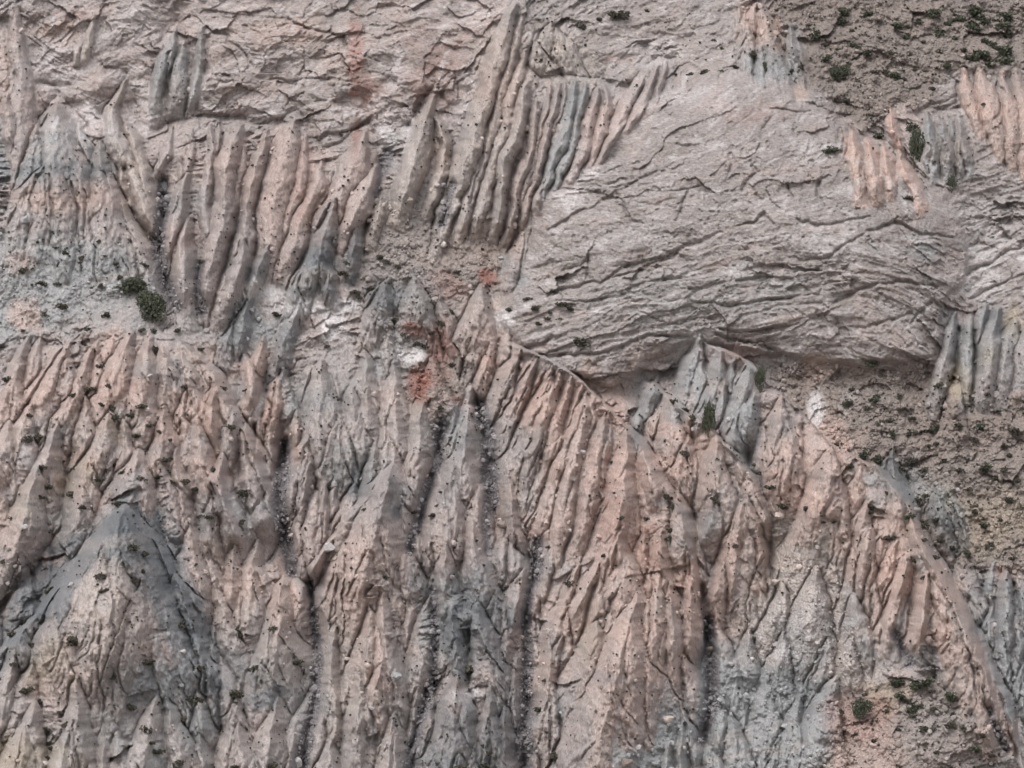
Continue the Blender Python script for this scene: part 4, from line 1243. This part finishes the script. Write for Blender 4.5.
# the valley floor below the face
gm = simple('valley_gravel', (0.24, 0.21, 0.18), 0.3, 0.02)
me = bpy.data.meshes.new('ground')
zf = float(VZ.min()) + 2.0; yb = float(VY.max()) + 200
me.from_pydata([(-6000, -6000, zf), (6000, -6000, zf), (6000, yb, zf), (-6000, yb, zf)], [], [(0, 1, 2, 3)])
me.materials.append(gm)
o = bpy.data.objects.new('ground', me); COL.objects.link(o); o['kind'] = 'structure'

# ------------------------------------------------------------------ stones
def ico():
    p = (1 + 5 ** 0.5) / 2
    v = np.array([(-1, p, 0), (1, p, 0), (-1, -p, 0), (1, -p, 0), (0, -1, p), (0, 1, p), (0, -1, -p), (0, 1, -p), (p, 0, -1), (p, 0, 1), (-p, 0, -1), (-p, 0, 1)]) / math.hypot(1, p)
    f = np.array([(0, 11, 5), (0, 5, 1), (0, 1, 7), (0, 7, 10), (0, 10, 11), (1, 5, 9), (5, 11, 4), (11, 10, 2), (10, 7, 6), (7, 1, 8), (3, 9, 4), (3, 4, 2), (3, 2, 6), (3, 6, 8), (3, 8, 9), (4, 9, 5), (2, 4, 11), (6, 2, 10), (8, 6, 7), (9, 8, 1)])
    return v, f
IV, IF = ico()
def mesh_np(name, v, f, material, tint=None, flat=True):
    me = bpy.data.meshes.new(name)
    n = f.shape[1]
    me.vertices.add(len(v)); me.vertices.foreach_set('co', v.astype(np.float32).ravel())
    me.loops.add(f.size); me.loops.foreach_set('vertex_index', f.astype(np.int32).ravel())
    me.polygons.add(len(f)); me.polygons.foreach_set('loop_start', np.arange(0, f.size, n, dtype=np.int32))
    me.update(calc_edges=True)
    me.polygons.foreach_set('use_smooth', np.full(len(f), not flat))
    if tint is not None:
        a = me.attributes.new('stone_tint', 'FLOAT_COLOR', 'POINT')
        a.data.foreach_set('color', np.concatenate([tint, np.ones((len(tint), 1))], 1).astype(np.float32).ravel())
    me.materials.append(material)
    return me
STONEM = rock_material('loose_stone', (1, 1, 1), 0.4, 0.2)
dens = np.clip(1.0 * smooth(0.3, 0.7, CH) + rub * 0.40 + 0.04 * SOFT['talus'] + 0.03 * bad, 0, 1) * (1 - SOFT['dome']) * (1 - far)
dens[:ri(-20)] = 0; dens[ri(790):] = 0
dens *= 0.15 + smooth(-0.25, 0.5, fbm(X / 26, Y / 22, 181, 3))
dens = np.clip(dens, 0, None); pr = dens.ravel() / dens.sum()
NS = 12000
pick = rng.choice(len(pr), NS, p=pr)
pj, pi = pick // NX, pick % NX
c0 = V[pj, pi]; n0 = N[pj, pi]
size = np.clip(0.13 * rng.uniform(0.02, 1, NS) ** -0.55, 0.12, 0.7) * np.where(CH[pj, pi] > 0.4, 0.85, 1.0)
vs = IV[None] * (size[:, None, None]) * rng.uniform(0.65, 1.25, (NS, 1, 3)) * rng.uniform(0.8, 1.2, (NS, 12, 1))
th = rng.uniform(0, 6.28, NS)
ct, st = np.cos(th)[:, None], np.sin(th)[:, None]
vs = np.stack([vs[..., 0] * ct - vs[..., 2] * st, vs[..., 1], vs[..., 0] * st + vs[..., 2] * ct], -1)
vs = vs + (c0 + n0 * size[:, None] * 0.30)[:, None]
tn = T[pj, pi] * rng.uniform(0.7, 1.15, (NS, 1)) + np.where(rng.random((NS, 1)) < 0.04, 0.06, 0.0)
me = mesh_np('loose_stones', vs.reshape(-1, 3), (IF[None] + 12 * np.arange(NS)[:, None, None]).reshape(-1, 3), STONEM, np.clip(np.repeat(tn, 12, 0), 0, .8))
o = bpy.data.objects.new('loose_stones', me); COL.objects.link(o); o['kind'] = 'stuff'
o['label'] = 'loose grey and pale stones scattered in the gullies and over the rubble'; o['category'] = 'stones'

def boulder_mesh(seed, tint):
    r = np.random.default_rng(seed)
    v, f = IV, IF
    for _ in range(2):
        mp = {}; nv = list(map(tuple, v)); nf = []
        def mid(a, b):
            k = (min(a, b), max(a, b))
            if k not in mp:
                m = (np.array(nv[a]) + np.array(nv[b])); m /= np.linalg.norm(m)
                mp[k] = len(nv); nv.append(tuple(m))
            return mp[k]
        for a, b, c in f:
            ab, bc, ca = mid(a, b), mid(b, c), mid(c, a)
            nf += [(a, ab, ca), (b, bc, ab), (c, ca, bc), (ab, bc, ca)]
        v, f = np.array(nv), np.array(nf)
    v = v.copy()
    for _ in range(11):              # hew flat faces
        d = r.normal(size=3); d /= np.linalg.norm(d)
        h = r.uniform(0.55, 0.85)
        t = v @ d
        v -= np.maximum(t - h, 0)[:, None] * d
    v += r.normal(0, 0.02, v.shape)
    return mesh_np('boulder', v, f, STONEM, np.tile(np.array(tint), (len(v), 1)))
BOULDERS = [  # x, y, half width, half height, colour, label
 (330, 545, 6.5, 5, 'white', 'large white boulder perched on the left flank of the big pink spur'),
 (340, 549, 4, 3.5, 'brown', 'brown boulder just right of the large white boulder'),
 (28, 526, 4, 3, 'white', 'pale boulder on the yellowish-pink spur at the left edge'),
 (79, 583, 3.5, 3, 'white', 'white rock low on the dark blue-grey cone at left'),
 (492, 491, 3.5, 2.5, 'white', 'white rock lying in the central debris channel'),
 (486, 522, 3.5, 2.5, 'white', 'pale angular rock lower down in the central debris channel'),
 (506, 524, 7, 4.5, 'brown', 'brown cap rock on the slender central spur'),
 (581, 452, 3.5, 2.5, 'white', 'pale rock on the upper flutes of the orange ridge'),
 (569, 530, 2.5, 2, 'white', 'small white rock below the reddish flutes of the orange ridge'),
 (665, 716, 6, 4, 'tan', 'pale boulder at the foot of the orange pyramid apron'),
 (624, 756, 6.5, 5, 'brown', 'rounded brown boulder near the bottom edge right of centre'),
 (635, 742, 3.5, 3, 'white', 'small pale rock above the rounded brown boulder at the bottom'),
 (640, 761, 4, 3, 'grey', 'grey rock right of the rounded brown boulder at the bottom'),
 (397, 673, 4.5, 4, 'grey', 'round grey cap rock on a narrow rib near the bottom'),
 (374, 703, 3, 2.5, 'white', 'pale cap rock on a banded spur near the bottom left of centre'),
 (436, 640, 4.5, 4, 'debris', 'dark grey boulder wedged in the channel left of the grey ridge'),
 (317, 669, 4.5, 5, 'debris', 'upper grey boulder wedged in the lower left channel'),
 (318, 688, 5, 5.5, 'debris', 'largest grey boulder wedged in the lower left channel'),
 (299, 759, 4, 6, 'white', 'pale upright boulder at the mouth of the lower left channel'),
 (156, 184, 8, 6, 'grey', 'big grey block lodged in the gully right of the leaning spire'),
 (165, 196, 5, 4, 'debris', 'smaller block under the big grey block right of the leaning spire'),
 (22, 219, 6, 4.5, 'grey', 'grey block on the slope below the grey-capped mound'),
 (186, 648, 3.5, 2.5, 'white', 'white rock on the right flank of the blue-grey cone'),
 (502, 257, 3.5, 2, 'white', 'white rock at the foot of the fin row'),
 (407, 197, 4.5, 3, 'tan', 'pale rock on the apron under the pointed spire'),
 (778, 515, 6, 3.5, 'tan', 'pale rock slab on the shoulder right of the orange ridge'),
 (712, 648, 4.5, 4, 'brown', 'brown boulder deep in the slit right of the orange pyramid'),
 (688, 557, 3.5, 2.5, 'white', 'pale rock on the right rim of the orange pyramid'),
 (708, 698, 4, 3, 'grey', 'grey rock at the lower end of the deep slit'),
 (957, 491, 3.5, 2.5, 'white', 'white rock on the rubble slope at right'),
 (991, 624, 2.5, 3, 'white', 'small white rock on the grey cliff at the right edge'),
 (174, 312, 3, 2, 'white', 'small white rock right of the lower juniper'),
 (441, 183, 4, 3, 'debris', 'grey block between the pointed spire and the tallest fin'),
]
for q, (x, y, rx, ry, c, l) in enumerate(BOULDERS):
    p, n = surf(x, y)
    o = bpy.data.objects.new('boulder', boulder_mesh(300 + q, PAL[c] * (0.62 if c == 'white' else 0.95))); COL.objects.link(o)
    o.location = [float(a) for a in p + n * min(rx, ry) * S * 0.45]
    o.scale = (rx * S * 1.1, (rx + ry) * 0.5 * S, ry * S * 1.1)
    o['label'] = l; o['category'] = 'boulder'

# ------------------------------------------------------------------ shrubs and trees
def leaf_mat(name, a, b_):
    m, nt, b = mat(name)
    at = nt.nodes.new('ShaderNodeAttribute'); at.attribute_name = 'leaf_shade'
    mx = nt.nodes.new('ShaderNodeMix'); mx.data_type = 'RGBA'
    mx.inputs[6].default_value = (*a, 1); mx.inputs[7].default_value = (*b_, 1)
    nt.links.new(at.outputs['Fac'], mx.inputs[0]); nt.links.new(mx.outputs[2], b.inputs['Base Color'])
    b.inputs['Roughness'].default_value = 0.8
    return m
SCRUB = leaf_mat('scrub_leaf', (0.045, 0.043, 0.034), (0.110, 0.102, 0.080))
JUNI = leaf_mat('juniper_leaf', (0.040, 0.046, 0.032), (0.100, 0.108, 0.078))
BARK = simple('bark', (0.11, 0.085, 0.065), 0.4, 9.0)
def foliage(seed, n, size, lobes, flatten=1.0):
    """leaf clumps spread through the volume of a few uneven lobes; unit radius, base at z = 0"""
    r = np.random.default_rng(seed)
    L = [(r.uniform(-0.55, 0.55), r.uniform(-0.45, 0.45), r.uniform(0.35, 1.1), r.uniform(0.35, 0.6)) for _ in range(lobes)]
    cs = []
    for k in range(n):
        lx_, ly_, lz_, lr = L[k % lobes]
        d = r.normal(size=3); d /= np.linalg.norm(d)
        cs.append(np.array((lx_, ly_, lz_ * flatten)) + d * lr * r.uniform(0.35, 1.0) ** 0.6 * np.array((1, 1, 0.8 * flatten)))
    cs = np.array(cs); cs[:, 2] = np.maximum(cs[:, 2], 0.04)
    a = r.normal(size=(n, 3)); a /= np.linalg.norm(a, axis=1)[:, None]
    b = np.cross(a, r.normal(size=(n, 3))); b /= np.linalg.norm(b, axis=1)[:, None]
    sz = size * r.uniform(0.6, 1.4, (n, 1))
    c = np.cross(a, b)
    v = np.stack([cs + a * sz, cs + b * sz * 0.6 + c * sz * 0.3, cs - a * sz * 0.9, cs - b * sz * 0.6 + c * sz * 0.2], 1)
    f = np.stack([np.array([[0, 1, 2], [0, 2, 3]]) + 4 * k for k in range(n)]).reshape(-1, 3)
    return v.reshape(-1, 3), f, np.repeat(r.uniform(0, 1, n), 4)
def leaf_mesh(name, v, f, sh, material):
    me = mesh_np(name, v, f, material)
    a = me.attributes.new('leaf_shade', 'FLOAT', 'POINT'); a.data.foreach_set('value', sh.astype(np.float32))
    return me
SHR = [leaf_mesh('shrub', *foliage(400 + k, 150, 0.20, 3 + k % 3, 0.75), SCRUB) for k in range(6)]
GRN = [leaf_mesh('shrub', *foliage(420 + k, 220, 0.17, 4 + k % 3, 0.85), JUNI) for k in range(4)]

def trunk_mesh(seed, h, r0):
    r = np.random.default_rng(seed); V_, F_ = [], []
    def limb(p0, p1, ra, rb, n=5):
        k0 = len(V_); p0 = np.array(p0, float); p1 = np.array(p1, float); d = p1 - p0; d /= np.linalg.norm(d)
        u = np.cross(d, (0.3, 0.9, 0.2)); u /= np.linalg.norm(u); w = np.cross(d, u)
        for q in range(4):
            t = q / 3; c = p0 + (p1 - p0) * t + u * 0.06 * h * math.sin(3 * t + seed); rr = ra + (rb - ra) * t
            for i in range(n):
                a = 2 * math.pi * i / n; V_.append(c + (u * math.cos(a) + w * math.sin(a)) * rr)
        for q in range(3):
            for i in range(n):
                a = k0 + q * n + i; b = k0 + q * n + (i + 1) % n
                F_.append((a, b, b + n)); F_.append((a, b + n, a + n))
    limb((0, 0, -0.15 * h), (0.05, 0, h), r0, r0 * 0.45)
    for q in range(5):
        a = q * 1.3 + seed; z = h * (0.35 + 0.12 * q)
        limb((0, 0, z), (math.cos(a) * h * 0.55, math.sin(a) * h * 0.5, z + h * 0.4), r0 * 0.45, r0 * 0.15, 4)
    return mesh_np('trunk', np.array(V_), np.array(F_), BARK, flat=False)
def tree(x, y, rx, ry, label, seed, n=1500):
    p, nn = surf(x, y + ry)
    e_ = bpy.data.objects.new('juniper_tree', None); COL.objects.link(e_)
    e_.location = [float(a) for a in p + nn * 0.3]
    e_['label'] = label; e_['category'] = 'tree'; e_['group'] = 'juniper trees'
    v, f, sh = foliage(seed, n, 0.085, 9, 1.0)
    v = v - np.array((0, 0, 0.0)); zmax = v[:, 2].max()
    v = v * np.array((rx * S * 1.25, rx * S * 0.9, 2.25 * ry * S / zmax))
    cr = bpy.data.objects.new('crown', leaf_mesh('crown', v, f, sh, JUNI)); COL.objects.link(cr); cr.parent = e_
    tr = bpy.data.objects.new('trunk', trunk_mesh(seed % 7, 2 * ry * S * 0.6, max(0.12, ry * S * 0.07))); COL.objects.link(tr); tr.parent = e_
tree(125, 286, 14, 8, 'low spreading dark juniper on the shelf above the left buttress', 501)
tree(149, 308, 14, 14, 'larger rounded dark juniper just below the spreading one at left', 502)
tree(709, 420, 6, 15, 'slim upright juniper in the hollow between grey peak and orange ridge', 503)
tree(762, 381, 5, 12, 'slim dark juniper against the foot of the dome at right of the grey peak', 504, 1000)
tree(922, 146, 8, 18, 'tall dark juniper in the gully left of the grey fluted cliff', 505)
tree(958, 180, 5, 8, 'small dark juniper below the grey fluted cliff at right', 506, 900)
tree(847, 68, 9, 8, 'round juniper on the brown slope above the orange pinnacles', 507)
tree(859, 706, 9, 9, 'round green juniper on the reddish mound near the bottom right', 508)
tree(770, 62, 5, 5, 'small round juniper at the foot of the orange-topped fan', 509, 800)

TR = dict(
 slope=('dark shrub on the top right slope', 'shrubs on the top right slope', 'g', """849,13,8 850,3,7 877,3,6 822,27,7 864,38,6 874,47,6 832,52,6 882,64,4 893,63,6 903,70,9 906,17,7 915,28,5 949,4,8 953,22,7 982,15,8
988,2,9 1000,8,10 1015,15,10 1003,33,8 950,42,4 940,50,4 986,48,9 995,48,9 1013,52,11 1021,44,9 958,60,6 942,82,4 1001,57,6 978,59,3 920,45,3 920,122,8 885,134,7 833,147,7 994,98,3 947,59,3
806,60,4 860,22,4 890,10,4 930,12,5 968,30,5 935,33,4 899,45,4 970,8,7 1022,25,8 1010,40,7 890,28,3 845,42,3 815,15,3 925,62,3 912,72,4 868,80,3 855,95,3 975,42,5 830,8,4 1019,5,8 992,20,6 961,14,5"""),
 centre=('small shrub on the ledges above the dome', 'shrubs on the upper ledges', 's', '757,49,4 709,64,6 727,65,3 740,61,3 620,5,7 584,20,5 726,41,2 600,10,3 650,2,3 912,196,4 719,33,2 694,68,3'),
 ledge=('small shrub at the lower left of the dome', 'shrubs below the dome', 's', '582,341,6 555,290,3 570,308,4 563,303,4 547,318,3 539,323,3 534,307,4 560,318,3 509,309,3 527,297,3 550,312,2'),
 scree=('small shrub on the central red scree', 'shrubs on the red scree', 's', '391,320,4 422,346,4 424,370,4 440,408,3 404,335,3 441,322,4 450,310,3 416,343,3 452,364,3 430,332,3 345,262,3 342,272,4 352,290,3 360,296,3 368,287,4 385,260,3 395,265,3 378,255,3 455,270,3'),
 left=('small shrub on the left buttress', 'shrubs on the left buttress', 's', """8,380,4 92,388,4 86,391,3 152,349,5 150,331,3 103,315,4 186,385,4 141,405,4 132,415,4 115,418,4 40,437,6 28,438,5 150,425,3 161,432,3 230,427,4 82,342,3 110,386,3 99,366,3 74,395,3 30,415,3 175,330,3
 275,314,4 325,346,2 197,348,3 222,388,3 245,390,3 110,408,4 103,405,3 137,434,4 170,440,2 180,422,3"""),
 lowleft=('small shrub on the lower left spurs', 'shrubs on the lower left spurs', 's', """165,458,5 42,466,4 52,486,4 42,495,4 75,492,5 115,464,3 125,472,3 143,479,4 98,479,4 85,506,4 123,503,4 15,518,3 9,560,3 138,545,5 148,552,4 108,572,5 147,567,4 139,578,3 54,589,5 160,475,4 173,482,3 185,481,4 198,487,4
 82,636,6 36,686,5 46,695,5 75,718,5 70,707,4 20,632,4 151,656,6 136,702,5 152,724,5 184,622,5 202,664,4 201,694,5 187,716,4 180,763,5 187,755,4 54,724,4 55,751,4 60,742,3 164,744,4 21,660,3 35,640,3 8,675,3 28,617,3 213,470,5 247,492,5 212,515,4 242,522,4 120,672,3 158,735,3"""),
 mid=('small shrub on the lower middle spurs', 'shrubs on the lower middle spurs', 's', """244,632,6 241,689,6 258,665,4 277,626,4 301,660,4 240,760,4 276,760,5 328,488,3 386,575,3 413,512,2 366,509,2 432,515,3 464,500,2 476,540,2 570,582,4 549,545,3 438,505,2 467,664,9 459,760,4 545,677,3 540,705,4 555,752,7 485,760,5 484,740,3 488,748,3"""),  # widest one is added for the dark overhang on the grey ridge, no shrub
 right=('small shrub on the right-hand ridges', 'shrubs on the right ridges', 's', """668,497,4 673,505,4 713,498,3 717,503,3 735,545,3 685,453,4 771,486,4 782,506,5 620,517,3 648,518,3 670,530,4 670,537,4 668,393,4 676,401,4 685,410,4 692,418,4 755,465,3 760,472,3 612,462,2 640,530,3 604,554,3 867,511,3 884,492,3 862,458,3 867,506,4 870,525,4 887,536,4 882,536,3 912,560,3 920,575,3 849,450,3 805,508,3 821,521,2 832,521,2 752,637,3"""),
 rubble=('dark bush on the rubble slope', 'bushes on the rubble slope', 'g', """850,402,5 875,400,5 901,396,4 904,407,4 915,418,3 892,422,4 889,436,6 912,433,6 932,430,5 940,427,4 982,430,6 931,446,3 938,444,3 862,455,6 877,460,5 850,465,4 985,467,6 969,489,3 925,497,4 907,515,5 975,510,4 982,525,5 965,555,5 1013,558,4
 855,390,3 868,408,4 877,364,6 884,371,4 930,372,3 942,386,4 948,398,4 970,405,3 1000,410,3 1015,430,4 1005,445,4 995,480,4 1010,500,4 1000,520,3 990,545,4 960,470,3 945,460,4 925,470,4 912,462,3 895,450,4 900,470,4 940,540,3 950,548,4 930,555,4 1005,470,4 1018,480,4 840,430,3 835,445,4 873,436,3 880,425,4 915,500,4 921,525,6 935,520,4 920,540,4 1010,455,3 975,440,4 960,425,4 990,395,3"""),
 mound=('bush on the debris mound', 'bushes on the debris mound', 'g', """891,680,5 897,680,5 895,692,5 901,697,3 911,703,7 942,694,6 907,711,3 928,704,3 920,678,6 882,707,3 893,724,3 917,724,4 948,708,4 968,743,5 938,761,4 862,690,3 930,674,4 836,708,4 925,687,3 913,683,5 927,725,3 945,720,4 958,722,3 975,730,3 930,745,4 920,738,3 985,750,3 870,735,3 850,730,3"""),
 slopel=('small shrub on the far left grey slope', 'shrubs on the grey slope', 's', '20,270,4 62,252,3 79,256,3 52,246,2 100,254,2 37,283,4 55,282,3 98,285,3 75,262,2 95,240,2 110,262,3 33,240,2 142,264,3 60,305,4 85,330,3 20,330,2 140,330,3 42,315,3 116,276,3'))
NUM = 'first second third fourth fifth sixth seventh eighth ninth tenth eleventh twelfth'.split()
k = 0
for key, (l, g, kind, tx) in TR.items():
    spots = sorted(pts(tx), key=lambda p: p[1])
    nb = max(1, math.ceil(len(spots) / 11)); per = math.ceil(len(spots) / nb)
    listed = []
    for bi in range(nb):
        row = sorted(spots[bi * per:(bi + 1) * per])
        band = '' if nb == 1 else ((' of the upper half', ' of the lower half')[bi] if nb == 2 else (' of the highest row' if bi == 0 else (' of the lowest row' if bi == nb - 1 else ' of the ' + NUM[bi] + ' row down')))
        for qi, p_ in enumerate(row):
            side = 'leftmost' if qi == 0 else ('rightmost' if qi == len(row) - 1 else NUM[qi] + ' from the left')
            listed.append((*p_, l + ', ' + side + band))
    for (x, y, r, lb) in listed:
        p, n = surf(x, y)
        ms = (GRN[k % 4] if (kind == 'g' and r >= 5) else SHR[k % 6])
        o = bpy.data.objects.new('shrub', ms); COL.objects.link(o)
        r = r * (1.5 if key == 'rubble' else (1.25 if key == 'slope' else 1.6))
        o.scale = (r * S * random.uniform(0.95, 1.2), r * S, r * S * random.uniform(0.8, 1.05))
        o.rotation_euler = (0, 0, random.uniform(0, 6.28))
        o.location = (float(p[0] + n[0] * 0.1), float(p[1] + n[1] * 0.55 * r * S), float(p[2] - r * S * 0.55))
        o['label'] = lb; o['category'] = 'shrub'; o['group'] = g
        k += 1

# tufts too small to count
dn = np.clip(0.55 * SOFT['rubble'] + 0.6 * SOFT['slope_r'] + 0.5 * SOFT['mound'] + 0.2 * SOFT['scree'] + 0.16 * SOFT['upper_scree'] + 0.15 * SOFT['wall_c'] + 0.32 * bad, 0, 1) * (1 - far) * (1 - SOFT['dome'])
dn *= smooth(-0.3, 0.5, fbm(X / 20, Y / 16, 191, 3)); dn[:ri(-20)] = 0; dn[ri(790):] = 0
dn = np.clip(dn, 0, None); pr = dn.ravel() / dn.sum()
NT = 3400
pick = rng.choice(len(pr), NT, p=pr)
bv, bf, bs = foliage(450, 26, 0.42, 2, 0.8)
sc = rng.uniform(0.16, 0.5, NT) * rng.uniform(0.6, 1.2, NT)
vv = bv[None] * sc[:, None, None] * rng.uniform(0.8, 1.25, (NT, 1, 3)) + (VV[pick] + NN[pick] * 0.05 - np.array((0, 0, 0.15)))[:, None]
me = leaf_mesh('low_tufts', vv.reshape(-1, 3), (bf[None] + len(bv) * np.arange(NT)[:, None, None]).reshape(-1, 3), np.tile(bs, NT), SCRUB)
o = bpy.data.objects.new('low_tufts', me); COL.objects.link(o); o['kind'] = 'stuff'
o['label'] = 'tiny dry tufts dotting the rubble and slopes'; o['category'] = 'tufts'
